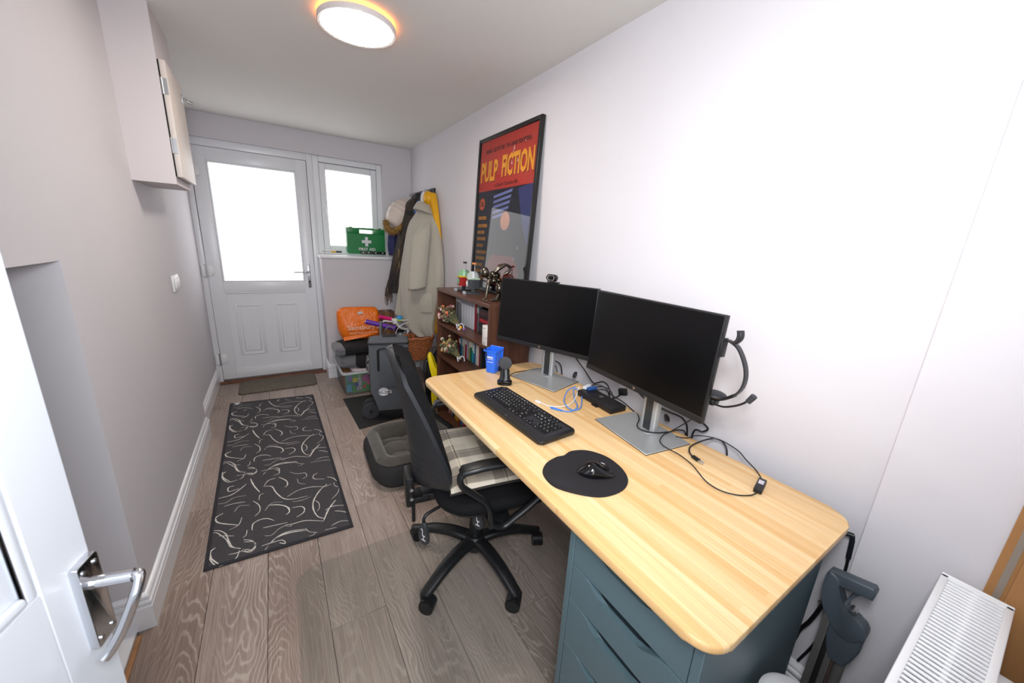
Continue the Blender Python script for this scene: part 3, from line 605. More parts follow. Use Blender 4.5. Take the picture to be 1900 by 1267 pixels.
# ---------------------------------------------------------------- office chair
M_fab = pm('black_chair_fabric', '131315', .9, bump=(1200, .25, .0006), spec=.2)
M_shell = pm('chair_shell_plastic', '25282c', .42, bump=(700, .08, .0005)); M_chb = pm('chair_black_plastic', '17181a', .38, bump=(500, .06, .0004))
ch = thing('office_chair', 'black office swivel chair with loop armrests pushed up to the desk', 'chair', (.098, 1.01, 0), -.20)
Q = WM[ch]; base0 = .20 + math.radians(132)
part('hub', MB(Q).lathe([(.001, .055), (.042, .058), (.050, .075), (.050, .105), (.036, .125), (.001, .125)], 24), M_chb, ch)
for k in range(5):
    a = base0 + k * 2 * PI / 5; A = Q @ R(a, 'Z'); sp = cr([(.03, 0, .100), (.10, 0, .108), (.19, 0, .098), (.265, 0, .074), (.302, 0, .062)], 4)
    rg = []
    for i, p in enumerate(sp):
        t = i / (len(sp) - 1); wd = .031 - .010 * t; th = .020 - .006 * t
        rg.append([A @ Vector((p.x + (.012 * (1 - abs(math.cos(q))) if t == 1 else 0), wd * math.cos(q) * abs(math.cos(q)) ** -.35 if abs(math.cos(q)) > .05 else 0, p.z + th * math.sin(q))) for q in [2 * PI * j / 16 + .001 for j in range(16)]])
    lg = part('base_leg', MB().loft(rg), M_chb, ch, ang=60)
    ca = a + (.9, -1.2, .7, 1.3, -.6)[k]; Cq = Q @ T(.302 * math.cos(a), .302 * math.sin(a), 0) @ R(ca, 'Z')
    part('caster', MB(Cq).cyl((-.0, 0, .04), (0, 0, .066), .008, n=10).cyl((-.016, -.023, .028), (-.016, -.004, .028), .028, n=20).cyl((-.016, .004, .028), (-.016, .023, .028), .028, n=20).cyl((-.016, -.019, .031), (-.016, .019, .031), .0295, n=20).box(-.022, .010, -.012, .012, .026, .050, .004), M_chb, lg)
part('gas_lift', MB(Q).cyl((0, 0, .12), (0, 0, .30), .026, n=20).cyl((0, 0, .29), (0, 0, .36), .020, n=20), M_chb, ch)
part('mechanism', MB(Q).box(-.10, .10, -.075, .075, .355, .40, .008).box(-.23, -.09, -.03, .03, .36, .392, .004), M_blk, ch)
def seatring(z, sx, sy, r=.13): return [Q @ Vector((p[0], p[1], z)) for p in rrect(.045 - sx, .045 + sx, -sy, sy, r, 6)]
part('seat_pan', MB().loft([seatring(.392, .14, .15, .1), seatring(.400, .20, .21), seatring(.418, .232, .238), seatring(.432, .238, .244)]), M_chb, ch)
part('seat', MB().loft([seatring(.430, .234, .240), seatring(.436, .243, .249), seatring(.455, .246, .252), seatring(.472, .236, .242), seatring(.480, .19, .20), seatring(.482, .06, .06, .05)]), M_fab, ch, sub=1)
# backrest: shell and pad, narrow at the top, wrapping forward at the lumbar
def bprof(v):   # v 0 bottom .. 1 top -> z, xcentre, halfwidth, wrap
    z = .455 + .535 * v
    xc = -.262 - .03 * v - .055 * v ** 2.2 + .028 * math.sin(PI * min(1, v * 1.15)) * 0 - (.035 * max(0, (v - .9)) / .1 * 0)
    hw = .235 * (math.sin(PI * min(.5, .12 + v * 1.6)) ** .8) * (1 - .36 * max(0, (v - .30) / .70) ** 1.5)
    if v > .88: hw *= math.sqrt(max(.004, 1 - ((v - .88) / .1202) ** 2))
    wrap = .105 * (1 - .75 * min(1, max(0, (v - .25) / .6)))
    return z, xc, hw, wrap
def bpt(u, v, off, crease=0.0):
    z, xc, hw, wrap = bprof(v); s_ = 2 * u - 1
    x = xc + wrap * abs(s_) ** 2.2 + off
    if crease:
        vv = v * .555 - .05 * abs(s_) ** 2 + 0.03
        for c0 in (.115, .150, .185): x += crease * math.exp(-((vv - c0) / .007) ** 2) * (1 - abs(s_) ** 4)
    return Q @ Vector((x, hw * s_, z))
part('back_shell', MB().sheet(lambda u, v: bpt(u, v, 0.0, .006), 28, 60, -.014), M_shell, ch, 'dark grey moulded plastic back shell', ang=50)
def bpad(u, v):
    e = min(1.0, 6 * min(u, 1 - u, v * 1.3, (1 - v) * 1.3)); e = e * (2 - e)
    return bpt(.015 + .97 * u, .012 + .972 * v, .012 + .060 * e)
part('back_pad', MB().sheet(bpad, 24, 30, .0).sheet(lambda u, v: bpt(.015 + .97 * u, .012 + .972 * v, .010), 24, 30), M_fab, ch, ang=60)
part('back_bracket', MB(Q).box(-.292, -.262, -.05, .05, .36, .49, .008).box(-.285, -.20, -.035, .035, .362, .388, .004).box(-.268, -.255, -.012, .012, .26, .37, .003), M_blk, ch)
for dz in (.40, .44): part('bolt', MB(Q).cyl((-.272, -.05, dz), (-.272, -.055, dz), .007, n=10), M_steel, ch)
# two paddle levers with a little printed pictogram
for (px, py, pz, x1) in ((-.235, -.10, .285, -.10), (-.03, -.12, .315, -.03)):
    sp_ = part('lever_stem', MB(Q).tube(cr([(x1, -.06, .375), (px * .9, py, .365), (px, py - .01, .35), (px, py - .01, pz + .05)], 6), .006, 10), M_blk, ch)
    tilt = frame(Q @ Vector((px, py - .012, pz)), Q.to_3x3() @ Vector((.62, -.78, 0)), (0, 0, 1))
    pts = [(x * .9, y) for x, y in ((0, .052), (.012, .045), (.022, .01), (.026, -.015), (.022, -.035), (.010, -.045), (-.010, -.045), (-.022, -.035), (-.026, -.015), (-.022, .01), (-.012, .045))]
    lv = part('lever_paddle', MB(tilt).prism([(p.x, p.y) for p in cr([(a, b, 0) for a, b in pts], 3, True)], -.006, .006, .004), pm('lever_plastic', '3a3c40', .4), ch)
    mk = MB(tilt)
    for bx in ((-.010, -.002, .020, .024), (-.004, -.001, -.004, .022), (-.004, .010, -.007, -.003), (.001, .004, -.022, -.006), (-.008, .012, -.026, -.022)): mk.box(bx[0], bx[1], bx[2], bx[3], .0058, .0066)
    part('pictogram', mk, M_white, lv, 'white printed chair pictogram')
for sgn in (-1, 1):
    y0 = sgn * .268
    am = part('armrest', MB(Q).sweep([(-.135, y0, .628), (-.125, y0, .637), (-.06, y0, .644), (.04, y0, .644), (.115, y0, .637), (.135, y0, .628)], [(p[0], p[1]) for p in rrect(-.026, .026, -.011, .011, .0105, 3)], scale=lambda t: .75 + .25 * min(1, 8 * min(t, 1 - t))), M_chb, ch, ang=60)
    lp = cr([(-.118, y0, .632), (-.138, y0, .612), (-.128, y0, .575), (-.085, y0, .535), (-.045, y0, .495), (-.028, y0, .45), (-.02, y0, .405), (.02, y0, .385), (.065, y0, .41), (.13, y0, .455), (.19, y0, .51), (.215, y0, .565), (.19, y0, .615), (.12, y0, .634)], 5)
    part('arm_loop', MB(Q).sweep(lp, [(p[0], p[1]) for p in rrect(-.017, .017, -.010, .010, .008, 3)], up=(0, sgn, 0)) if False else MB(Q).loft([[p + Vector((0, sgn * .016 * math.cos(q), 0)) + n_ * .0105 * math.sin(q) for q in [2 * PI * j / 14 for j in range(14)]] for p, n_ in [(lp[i], ((lp[min(i + 1, len(lp) - 1)] - lp[max(i - 1, 0)]).normalized().cross(Vector((0, 1, 0))))) for i in range(len(lp))]]), M_chb, am, ang=60)
    part('arm_bracket', MB(Q).box(-.03, .06, min(y0, y0 - sgn * .12), max(y0, y0 - sgn * .12), .378, .396, .004), M_chb, am)

# tartan seat cushion
def tartan(name, base, lines_):
    k = NT(name); v = k.obj(); sp = k.n('ShaderNodeSeparateXYZ'); k.set(sp.inputs[0], v)
    c = lin(base); col = None
    for ax in (0, 1):
        for per, off, wd, cc, am in lines_:
            f = k.math('FRACT', k.math('ADD', k.math('DIVIDE', sp.outputs[ax], per), off))
            m_ = k.math('MULTIPLY', k.math('LESS_THAN', f, wd / per), am)
            col = k.mix(m_, col if col is not None else c, lin(cc))
    k.set(k.b.inputs['Base Color'], col); k.b.inputs['Roughness'].default_value = .9; k.b.inputs['Sheen Weight'].default_value = .2
    k.bump(k.noise(v, 900.0, 2.0).outputs[0], .2, .0006); return k.m
M_tart = tartan('cream_tartan', 'cfc4b2', [(.155, .32, .042, '5f574f', .62), (.155, .02, .006, '3a3430', .8), (.155, .66, .05, 'e6dccb', .5)])
cq = T(.165, 1.022, .483) @ R(-.20, 'Z')
def cush(u, v, s_):
    x = (u - .5) * .44; y = (v - .5) * .47; e = min(u, 1 - u, v, 1 - v); pin = 1 - .05 * (1 - abs(2 * u - 1) ** 2) * abs(2 * v - 1) ** 3 - .05 * (1 - abs(2 * v - 1) ** 2) * abs(2 * u - 1) ** 3
    h = .024 * (1 - (1 - min(1, e / .16)) ** 2.2) + .003 * math.sin(9 * x + 5 * y)
    return Vector((x * pin, y * pin, .024 + s_ * h * (1.05 if s_ > 0 else .9)))
k_ = thing('seat_cushion', 'cream and brown tartan square cushion on the office chair seat', 'cushion', (.165, 1.022, .483), -.20)
part('cover', MB(cq).sheet(lambda u, v: cush(u, v, 1), 26, 26).sheet(lambda u, v: cush(1 - u, v, -1), 26, 26), M_tart, k_, ang=70)
ed = [cush(u, 0, 0) for u in [i / 14 for i in range(14)]] + [cush(1, v, 0) for v in [i / 14 for i in range(14)]] + [cush(1 - u, 1, 0) for u in [i / 14 for i in range(14)]] + [cush(0, 1 - v, 0) for v in [i / 14 for i in range(14)]]
part('piping', MB(cq).tube(ed, .0045, 8, closed=True), pm('dark_piping', '26221f', .8), k_)

# ---------------------------------------------------------------- rugs and mats
def pattern_rug():
    k = NT('rug_pile'); v = k.obj(); n_ = k.noise(v, 420.0, 3.0, .7).outputs[0]
    k.set(k.b.inputs['Base Color'], k.mix(k.ramp(n_, [(.35, (0, 0, 0)), (.7, (1, 1, 1))]), lin('343236'), lin('545154'))); k.b.inputs['Roughness'].default_value = .95
    k.bump(n_, .5, .002); return k.m
rc = [(-.94, 3.298), (-.899, 1.479), (-.332, 1.448), (-.355, 3.226)]
rg_ = thing('patterned_rug', 'charcoal runner rug with white swirl strokes along the left wall', 'rug', (-.62, 2.36, 0))
part('pile', MB().prism(rc, .0004, .006, .0015, 1), pattern_rug(), rg_)
bd = MB()
inner = [(-.925, 3.282), (-.884, 1.495), (-.347, 1.465), (-.370, 3.212)]
for i in range(4):
    j = (i + 1) % 4; bd.prism([rc[i], rc[j], inner[j], inner[i]], .0004, .0072, .001, 1)
part('bound_edge', bd, pm('rug_binding', '2c2b30', .9), rg_)
part('corner_label', MB().prism([(-.915, 3.285), (-.87, 3.285), (-.89, 3.25)], .0073, .0085), M_white, rg_)
STROKES = [(6,[(218,350),(176,306),(141,232),(135,162),(148,100),(172,71)]),
(8,[(240,185),(206,138),(185,93),(170,55)]),
(4,[(169,51),(96,96),(39,101),(11,110)]),
(4,[(26,332),(82,365),(147,360),(204,333),(239,339)]),
(3,[(145,237),(162,205),(162,162),(148,141)]),
(4,[(185,128),(223,143),(276,121)]),
(4,[(225,102),(254,83),(278,59)]),
(7,[(-57,303),(-13,283),(23,245),(32,204),(17,185)]),
(5,[(44,226),(82,217),(97,190),(89,160),(59,142)]),
(2,[(-71,264),(-57,296),(-35,313),(6,298)]),
(5,[(-120,144),(-118,188),(-92,205),(-60,197),(-33,167)]),
(4,[(-77,137),(-36,131),(22,123)]),
(2,[(-70,77),(-43,68),(-16,95),(11,104),(32,101),(33,88),(15,99)]),
(6,[(-69,-18),(-30,38),(23,55),(92,35)]),
(2,[(92,41),(104,10),(137,-15)]),
(2,[(102,-22),(123,-19),(128,-3)]),
(3,[(197,1),(236,12),(273,-2)]),
(2,[(166,-13),(217,-22),(267,-37),(286,-60)]),
(7,[(-243,339),(-268,322),(-270,303),(-250,267),(-175,211)]),
(3,[(-165,265),(-175,213),(-209,196)]),
(5,[(-275,226),(-245,209),(-220,172),(-207,125),(-188,70),(-157,44)]),
(3,[(-245,174),(-187,142)]),
(5,[(-150,95),(-121,74),(-104,39),(-116,13),(-140,13),(-138,26),(-112,6)]),
(4,[(-162,34),(-169,-4),(-183,-16)]),
(6,[(-251,100),(-266,82),(-258,37),(-225,-16)]),
(3,[(-200,29),(-162,23),(-144,35)]),
(3,[(-140,157),(-142,123),(-154,112)]),
(4,[(-82,16),(-44,17),(-5,12),(8,-12),(-2,-29)]),
(5,[(-276,480),(-223,482),(-185,517),(-160,553)]),
(5,[(-214,565),(-239,559),(-233,519),(-189,527)]),
(2,[(-271,430),(-240,424),(-207,450),(-155,441)]),
(4,[(-244,395),(-203,397),(-157,386)]),
(7,[(-142,595),(-124,517),(-96,440)]),
(4,[(-124,376),(-97,325),(-93,273),(-113,243)]),
(2,[(-198,324),(-180,363),(-137,346)]),
(3,[(-98,369),(-95,413),(-77,419)]),
(5,[(-81,486),(-42,465),(-23,398),(10,325),(55,296),(118,290)]),
(2,[(46,276),(92,266),(132,275)]),
(4,[(-77,492),(-58,533),(-22,540)]),
(5,[(-9,542),(26,488),(31,442),(17,425)]),
(3,[(46,568),(83,530),(121,519),(127,479),(105,464)]),
(2,[(80,477),(86,430),(117,404)]),
(5,[(184,485),(161,470),(162,433),(212,406)]),
(5,[(226,420),(254,393),(270,348)]),
(3,[(253,349),(253,315),(271,288),(256,239),(222,203)]),
(4,[(-287,820),(-272,842),(-227,769),(-207,711),(-170,678)]),
(4,[(-159,714),(-121,694),(-116,654),(-136,637),(-165,661)]),
(5,[(-280,741),(-275,675),(-243,615),(-202,618)]),
(5,[(-83,608),(-42,671),(19,679),(89,658)]),
(4,[(-25,634),(-4,613),(-9,578),(-34,573)])]
sm = MB(); rl = random.Random(3)
for rep_ in range(-1, 4):
    for wd, pts in STROKES:
        P = [Vector((-.62 + a / 1000 - .011 * rep_, 1.5 + b / 1000 + .635 * rep_, .0065)) for a, b in pts]
        P = cr(P, 4); P = [p for p in P if 1.475 < p.y < 3.27 - (p.x + .92) * .12 and -.925 + (3.3 - p.y) * .02 < p.x < -.36 + (3.2 - p.y) * .013]
        if len(P) < 4: continue
        n_ = len(P); L = []; Rr = []
        for i, p in enumerate(P):
            t = (P[min(i + 1, n_ - 1)] - P[max(i - 1, 0)]).normalized(); b_ = Vector((-t.y, t.x, 0)); q = i / (n_ - 1)
            h = (.0003 + .00045 * wd * (math.sin(PI * (.12 + .8 * q)) ** .8)) * (.75 + .5 * rl.random())
            L.append(p + b_ * h); Rr.append(p - b_ * h)
        sm.add(L + Rr, [(i, i + 1, n_ + i + 1, n_ + i) for i in range(n_ - 1)])
part('swirl_pattern', sm, pm('rug_white_yarn', 'dcd8d0', .95, var=(300, .2)), rg_, 'white woven swirl strokes', kind='stuff')
k = NT('doormat_fibre'); v = k.obj(); n1 = k.noise(v, 160, 3, .7).outputs[0]
k.set(k.b.inputs['Base Color'], k.ramp(n1, [(.3, lin('3f3a33')), (.5, lin('6b6357')), (.7, lin('8c8273'))])); k.b.inputs['Roughness'].default_value = .95; k.bump(n1, .8, .004)
dm = thing('doormat', 'mottled brown-grey doormat with rounded corners at the back door', 'doormat', (-.60, 3.64, 0))
part('fibre_pad', MB().prism(rrect(-.895, -.305, 3.475, 3.79, .03), .002, .011, .004), k.m, dm)
part('rubber_backing', MB().prism(rrect(-.90, -.30, 3.47, 3.795, .03), .0004, .003, .001, 1), pm('mat_rubber', '3a3833', .9), dm)
single('floor_mat', MB().prism([(-.125, 2.421), (.36, 2.50), (.36, 3.02), (-.146, 3.03)], .0004, .005, .0015, 1), pm('dark_mat', '232323', .9, bump=(400, .3, .001)), 'plain dark grey mat under the wheeled case', 'mat', (.1, 2.74, 0))
k = NT('clear_vinyl'); lw = k.t.nodes; out = lw['Material Output']
tr = k.n('ShaderNodeBsdfTransparent'); tr.inputs[0].default_value = (.955, .96, .952, 1); df = k.n('ShaderNodeBsdfDiffuse'); df.inputs[0].default_value = (.42, .42, .40, 1); gl = k.n('ShaderNodeBsdfGlossy'); gl.inputs['Roughness'].default_value = .3
m1 = k.n('ShaderNodeMixShader'); m1.inputs[0].default_value = .07; k.t.links.new(tr.outputs[0], m1.inputs[1]); k.t.links.new(df.outputs[0], m1.inputs[2])
m2 = k.n('ShaderNodeMixShader'); m2.inputs[0].default_value = .0; k.t.links.new(m1.outputs[0], m2.inputs[1]); k.t.links.new(gl.outputs[0], m2.inputs[2]); k.t.links.new(m2.outputs[0], out.inputs[0])
single('chair_mat', MB().prism(rrect(-.585, .57, .40, 1.30, .09, 8), .0008, .0028), k.m, 'clear greyish vinyl chair mat with rounded corners under the office chair', 'chair mat', (0, .85, 0))

# ---------------------------------------------------------------- pet bed
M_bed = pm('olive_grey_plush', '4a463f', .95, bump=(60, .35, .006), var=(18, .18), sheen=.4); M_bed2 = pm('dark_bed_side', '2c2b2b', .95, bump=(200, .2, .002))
pb = thing('pet_bed', 'dark olive plush pet bed with padded sides on the floor beyond the chair', 'pet bed', (.10, 1.87, 0), -.05)
def bedring(z, g, r): return [(p[0] + .006 * math.sin(p[1] * 23), p[1], z + .008 * math.sin(p[0] * 19 + p[1] * 15) * (z > .1)) for p in rrect(-.275 + g, .275 - g, -.265 + g, .265 - g, max(.02, r - g), 8)]
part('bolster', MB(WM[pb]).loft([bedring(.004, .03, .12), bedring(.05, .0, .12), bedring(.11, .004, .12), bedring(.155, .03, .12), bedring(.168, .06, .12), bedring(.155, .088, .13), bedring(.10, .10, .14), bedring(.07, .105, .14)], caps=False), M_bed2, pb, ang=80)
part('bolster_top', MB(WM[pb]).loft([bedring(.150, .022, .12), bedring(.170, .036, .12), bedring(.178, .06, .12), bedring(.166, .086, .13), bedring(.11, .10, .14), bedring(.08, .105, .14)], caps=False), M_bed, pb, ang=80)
def bedc(u, v):
    x = (u - .5) * .37; y = (v - .5) * .35; t = .018 * (abs(math.sin(u * 2.5 * PI)) ** .5 + abs(math.sin(v * 2.5 * PI)) ** .5) * .7; e = min(u, 1 - u, v, 1 - v)
    return (x, y, .065 + t + .02 * min(1, e * 6))
part('base_cushion', MB(WM[pb]).sheet(bedc, 30, 30), M_bed, pb, ang=80)
# ---------------------------------------------------------------- bookcase
def dark_wood():
    k = NT('dark_walnut_foil'); v = k.obj(); g = k.noise(k.mapv(v, (30, 90, 3)), 1.0, 4.0, .6, .3).outputs[0]
    k.set(k.b.inputs['Base Color'], k.mix(k.ramp(g, [(.3, (0, 0, 0)), (.72, (1, 1, 1))]), lin('3f241a'), lin('65402e'))); k.b.inputs['Roughness'].default_value = .38; return k.m
M_wal = dark_wood()
BX0, BX1, BY0, BY1, BZ = .43, .712, 1.545, 2.325, 1.035
bc = thing('bookcase', 'dark walnut open bookcase between the desk and the coats', 'bookcase', (.57, 1.935, 0))
for y in (BY0, BY1 - .018): part('side_panel', MB().box(BX0, BX1, y, y + .018, 0, BZ - .022, .001, 1), M_wal, bc)
part('top_panel', MB().box(BX0 - .002, BX1, BY0 - .001, BY1 + .001, BZ - .022, BZ, .0015, 1), M_wal, bc)
part('back_panel', MB().box(BX1 - .006, BX1, BY0 + .018, BY1 - .018, .05, BZ - .022), M_wal, bc)
SH = [.79, .546, .31, .075]
for z in SH: part('shelf', MB().box(BX0 + .001, BX1 - .006, BY0 + .018, BY1 - .018, z - .018, z, .001, 1), M_wal, bc)
part('plinth', MB().box(BX0 + .01, BX0 + .024, BY0 + .018, BY1 - .018, 0, .057), M_wal, bc)
M_page = pm('book_pages', 'd8cfba', .9)
def book(y0, th, z, h, d, x, col, label, group=None, lean=0.0, spine=None, name='book'):
    t = thing(name, label, name.replace('_', ' ') if name != 'book' else 'book', (x + d / 2, y0 + th / 2, z), 0, group)
    Mx = T(x, y0 + th / 2, z) @ R(lean, 'X')
    mc = mm('cover_' + col, col, .4)
    part('cover', MB(Mx).box(0, .0022, -th / 2, th / 2, 0, h, .0008, 1).box(.002, d, -th / 2, -th / 2 + .0014, 0, h).box(.002, d, th / 2 - .0014, th / 2, 0, h), mc, t)
    part('pages', MB(Mx).box(.0022, d - .003, -th / 2 + .0016, th / 2 - .0016, .002, h - .003), M_page, t)
    if spine: part('spine_band', MB(Mx).box(-.0004, .0004, -th / 2 + .001, th / 2 - .001, h * spine[1], h * spine[2]), mm('band_' + spine[0], spine[0], .5), t)
    return t
rb = random.Random(11)
ORD = 'first second third fourth fifth sixth seventh eighth ninth tenth eleventh twelfth thirteenth fourteenth'.split()
# top shelf: grey spines at the far end, white row, red one, black ones
y = 2.285
cols = [('8d8f94', 'grey'), ('6e7176', 'grey'), ('55585e', 'grey'), ('9a9ca0', 'grey')]
for i in range(7):
    th = .014; y -= th + .001
    book(y, th, SH[0], .195 - .003 * (i % 3), .14, .56, cols[i % 4][0], ORD[i] + ' grey-spined thin case counted from the far end of the top shelf', 'grey cases on the top shelf', 0.0, ('c9cbd0', .78, .88))
for i in range(14):
    th = .0135; y -= th + .0012
    book(y, th, SH[0], .190, .14, .555, ('cfd0d4', 'e0e0e4', 'c4c6cc')[i % 3], ORD[13 - i] + ' white-spined thin case counted leftwards from the red book on the top shelf', 'white cases on the top shelf', -.03, ('7d8088', .80, .93))
y -= .012
book(y - .02, .02, SH[0], .205, .15, .55, '8e1620', 'tall red-spined book at the near end of the white row on the top shelf'); y -= .022
for i, (c_, lb) in enumerate((('3a3d44', 'slim charcoal case next to the red book on the top shelf'), ('6c6f76', 'mid grey case two along from the red book on the top shelf'), ('26282c', 'near-black case three along from the red book on the top shelf'), ('8a8d94', 'light grey case beside the stacked black boxes on the top shelf'))):
    y -= .0155; book(y, .0145, SH[0], .178, .14, .555, c_, lb, spine=('b9bcc2', .7, .9))
for i, (c_, lb, h_) in enumerate((('15151a', 'black box lying lowest behind the white box on the top shelf', .075), ('5e1218', 'black and red box lying second behind the white box', .04), ('131316', 'black box lying on top of the black and red box', .055))):
    z_ = SH[0] + (0, .0755, .116)[i]
    t = thing('game_box', lb, 'box', (.62, y - .075, z_))
    part('box_body', MB().box(.535, .69, y - .155, y - .006, z_ + .0002, z_ + h_, .002, 1), mm('gb_' + c_, c_, .35), t)
    part('printed_band', MB().box(.5342, .5352, y - .145, y - .02, z_ + h_ * .3, z_ + h_ * .7), mm('gbb' + str(i), ('3a3a40', 'c2222c', '4a1418')[i], .4), t)
wb = thing('white_box', 'small white carton at the near end of the top shelf', 'box', (.455, 1.60, SH[0]), .0)
part('carton', MB().box(.438, .470, 1.568, 1.640, SH[0] + .0002, .905, .003), mm('carton_white', 'e6e2de', .5), wb)
part('small_print', MB().box(.4375, .4382, 1.60, 1.63, .888, .892).box(.4375, .4382, 1.58, 1.60, .835, .838).box(.4375, .4382, 1.608, 1.632, .80, .803), mm('print_grey', '8a8a90', .6), wb, kind='stuff')
# second shelf
y = 2.27
row2 = [('7a1f25', .022, .17, 'dark red book at the far end of the second shelf'), ('5b1c28', .016, .165, 'maroon paperback second from the far end of the second shelf'), ('1f4f78', .018, .175, 'navy blue paperback beside the maroon one on the second shelf'), ('2f7f9a', .016, .165, 'teal-blue paperback right of the navy one on the second shelf'), ('8d9696', .028, .185, 'pale grey book behind the flowers on the second shelf'), ('c6bfae', .02, .18, 'cream book behind the flowers on the second shelf'), ('a51d2c', .026, .19, 'crimson book right of the cream one on the second shelf'), ('b7a9c0', .022, .19, 'lilac-grey book right of the crimson one on the second shelf'), ('7ea08c', .014, .185, 'pale green slim book on the second shelf'), ('c79a2c', .012, .19, 'mustard yellow slim book on the second shelf'), ('1c7360', .034, .195, 'dark green book right of the mustard one on the second shelf'), ('2aa0a0', .020, .195, 'turquoise book between dark green and blue on the second shelf'), ('2c6fae', .018, .185, 'bright blue book with white lettering on the second shelf'), ('1d5f80', .016, .18, 'petrol blue book right of the bright blue one'), ('cfcabf', .022, .175, 'white-spined book near the blue bin on the second shelf'), ('ddd8cc', .020, .17, 'second white-spined book beside the blue bin'), ('8f2230', .018, .165, 'red book hidden partly by the blue bin'), ('30343a', .02, .17, 'black book at the near end of the second shelf')]
for c_, th, h_, lb in row2:
    y -= th + .0012; book(y, th, SH[1], h_, .125, .572, c_, lb, None, rb.choice((0, 0, -.0)), ('e4e0d6', .35 + .2 * rb.random(), .72) if rb.random() < .6 else None)
# lower shelves seen under the desk edge
y = 2.28
for c_, th, h_, lb in [('4b2a5a', .02, .20, 'purple book on the lower shelf below the desk edge'), ('d8d2c6', .016, .20, 'white book beside the purple one on the lower shelf'), ('c9482a', .03, .205, 'orange-red book on the lower shelf below the desk edge'), ('58a7d8', .02, .20, 'sky blue book on the lower shelf'), ('1e2a26', .022, .20, 'dark green-black book on the lower shelf'), ('2a2a2c', .02, .19, 'black book on the lower shelf left of the yellow one'), ('e2b51e', .045, .19, 'thick yellow book on the lower shelf'), ('e08a2a', .02, .185, 'light orange slim book on the lower shelf'), ('b3361f', .02, .185, 'rust red book on the lower shelf'), ('1b4f8a', .018, .19, 'deep blue book on the lower shelf'), ('2d8cc4', .03, .19, 'cyan blue book on the lower shelf'), ('c01f3a', .03, .18, 'bright red book on the lower shelf near the chair cushion')]:
    y -= th + .0012; book(y, th, SH[3], h_, .13, .50, c_, lb, None, 0, ('f0ead8', .4, .75) if rb.random() < .4 else None)

# ---------------------------------------------------------------- dried flower bunches
def bunch(label, tie, tip, spread, n, palette, ribbon, seed, extra=()):
    r = random.Random(seed); tie = Vector(tie); tip = Vector(tip); ax = (tip - tie); L = ax.length; ax.normalize(); u = ax.cross(Vector((0, 0, 1))).normalized(); v_ = u.cross(ax)
    t = thing('dried_flowers', label, 'flowers', tuple(tie))
    st = MB(); lv = MB(); heads = [MB() for _ in palette]; floor_z = tie.z - .012
    for i in range(n):
        a = r.uniform(0, 2 * PI); q = math.sqrt(r.random()); l = L * r.uniform(.55, 1.08)
        e = tie + ax * l + (u * math.cos(a) + v_ * math.sin(a)) * q * spread * l / L
        e.z = max(e.z, floor_z + .01)
        m_ = tie.lerp(e, .5) + Vector((0, 0, .006))
        st.tube([tie - ax * .02 + (u * math.cos(a) + v_ * math.sin(a)) * .004, m_, e], .0011, 5)
        k = r.randrange(len(palette)); rad = r.uniform(.006, .0125)
        if k % 2: 
            for j in range(5):
                b_ = 2 * PI * j / 5; heads[k].ball(e + (u * math.cos(b_) + v_ * math.sin(b_)) * rad * .7, (rad * .55, rad * .55, rad * .4), 6, 4)
        else: heads[k].ball(e, (rad, rad * .9, rad), 8, 5)
        for j in range(2):
            f = tie.lerp(e, r.uniform(.45, .95)) + Vector((r.uniform(-.01, .01), r.uniform(-.012, .012), r.uniform(-.004, .01))); f.z = max(f.z, floor_z + .004)
            d_ = Vector((r.uniform(-1, 1), r.uniform(-1, 1), r.uniform(-.3, .8))).normalized() * .02; w_ = d_.cross(ax).normalized() * .005
            lv.add([f - d_ * .5, f + w_, f + d_ * .7, f - w_], [(0, 1, 2, 3)])
    part('stems', st, mm('dried_stem', '6f6a48', .8), t, kind='stuff'); part('leaves', lv, mm('dried_leaf', '3f5144', .8, var=(40, .3)), t, kind='stuff')
    for c_, h_ in zip(palette, heads):
        if h_.v: part('blossoms', h_, mm('petal_' + c_, c_, .8, var=(60, .2)), t, kind='stuff')
    wrap_ = part('ribbon', MB().tube([tie - ax * .012, tie + ax * .012], .009, 12).tube(cr([tie, tie + u * .018 + Vector((0, 0, .012)), tie + u * .03 - ax * .01 + Vector((0, 0, .004)), tie + u * .022 - ax * .035 + Vector((0, 0, -.006))], 4), .0035, 6).tube(cr([tie, tie - u * .016 + Vector((0, 0, .01)), tie - u * .022 - ax * .03 + Vector((0, 0, -.006))], 4), .0035, 6), mm('ribbon' + ribbon, ribbon, .5), t)
    for nm, mb, mt in extra: part(nm, mb, mt, t)
    return t
bunch('bunch of pink and green dried flowers with a yellow bloom on the top shelf', (.475, 2.045, .812), (.475, 2.27, .868), .075, 70, ['a9485a', 'c98a86', '6b7a5c', 'c7b48a', 'e9794f', '8c7a54', 'd9b9b0'], 'cfd0da', 5, [
    ('yellow_bloom', MB().ball((.462, 1.985, .812), (.010, .012, .010), 8, 5), mm('yb', 'f0b41c', .7)), ('purple_bloom', MB().ball((.472, 1.955, .806), (.011, .012, .010), 8, 5), mm('ppb', '8d5f8e', .7)), ('white_bloom', MB().ball((.452, 1.985, .801), (.010, .010, .009), 8, 5), mm('wbl', 'd8c8c0', .7))])
bunch('bunch of cream and pink dried flowers with a white ribbon on the second shelf', (.478, 2.03, .585), (.478, 2.235, .632), .075, 80, ['e3d3b4', 'efe4cf', 'c9a36e', 'd9c2a0', 'b24a5c', 'c8b06a', '5f6e4a'], 'e0e0e4', 9)

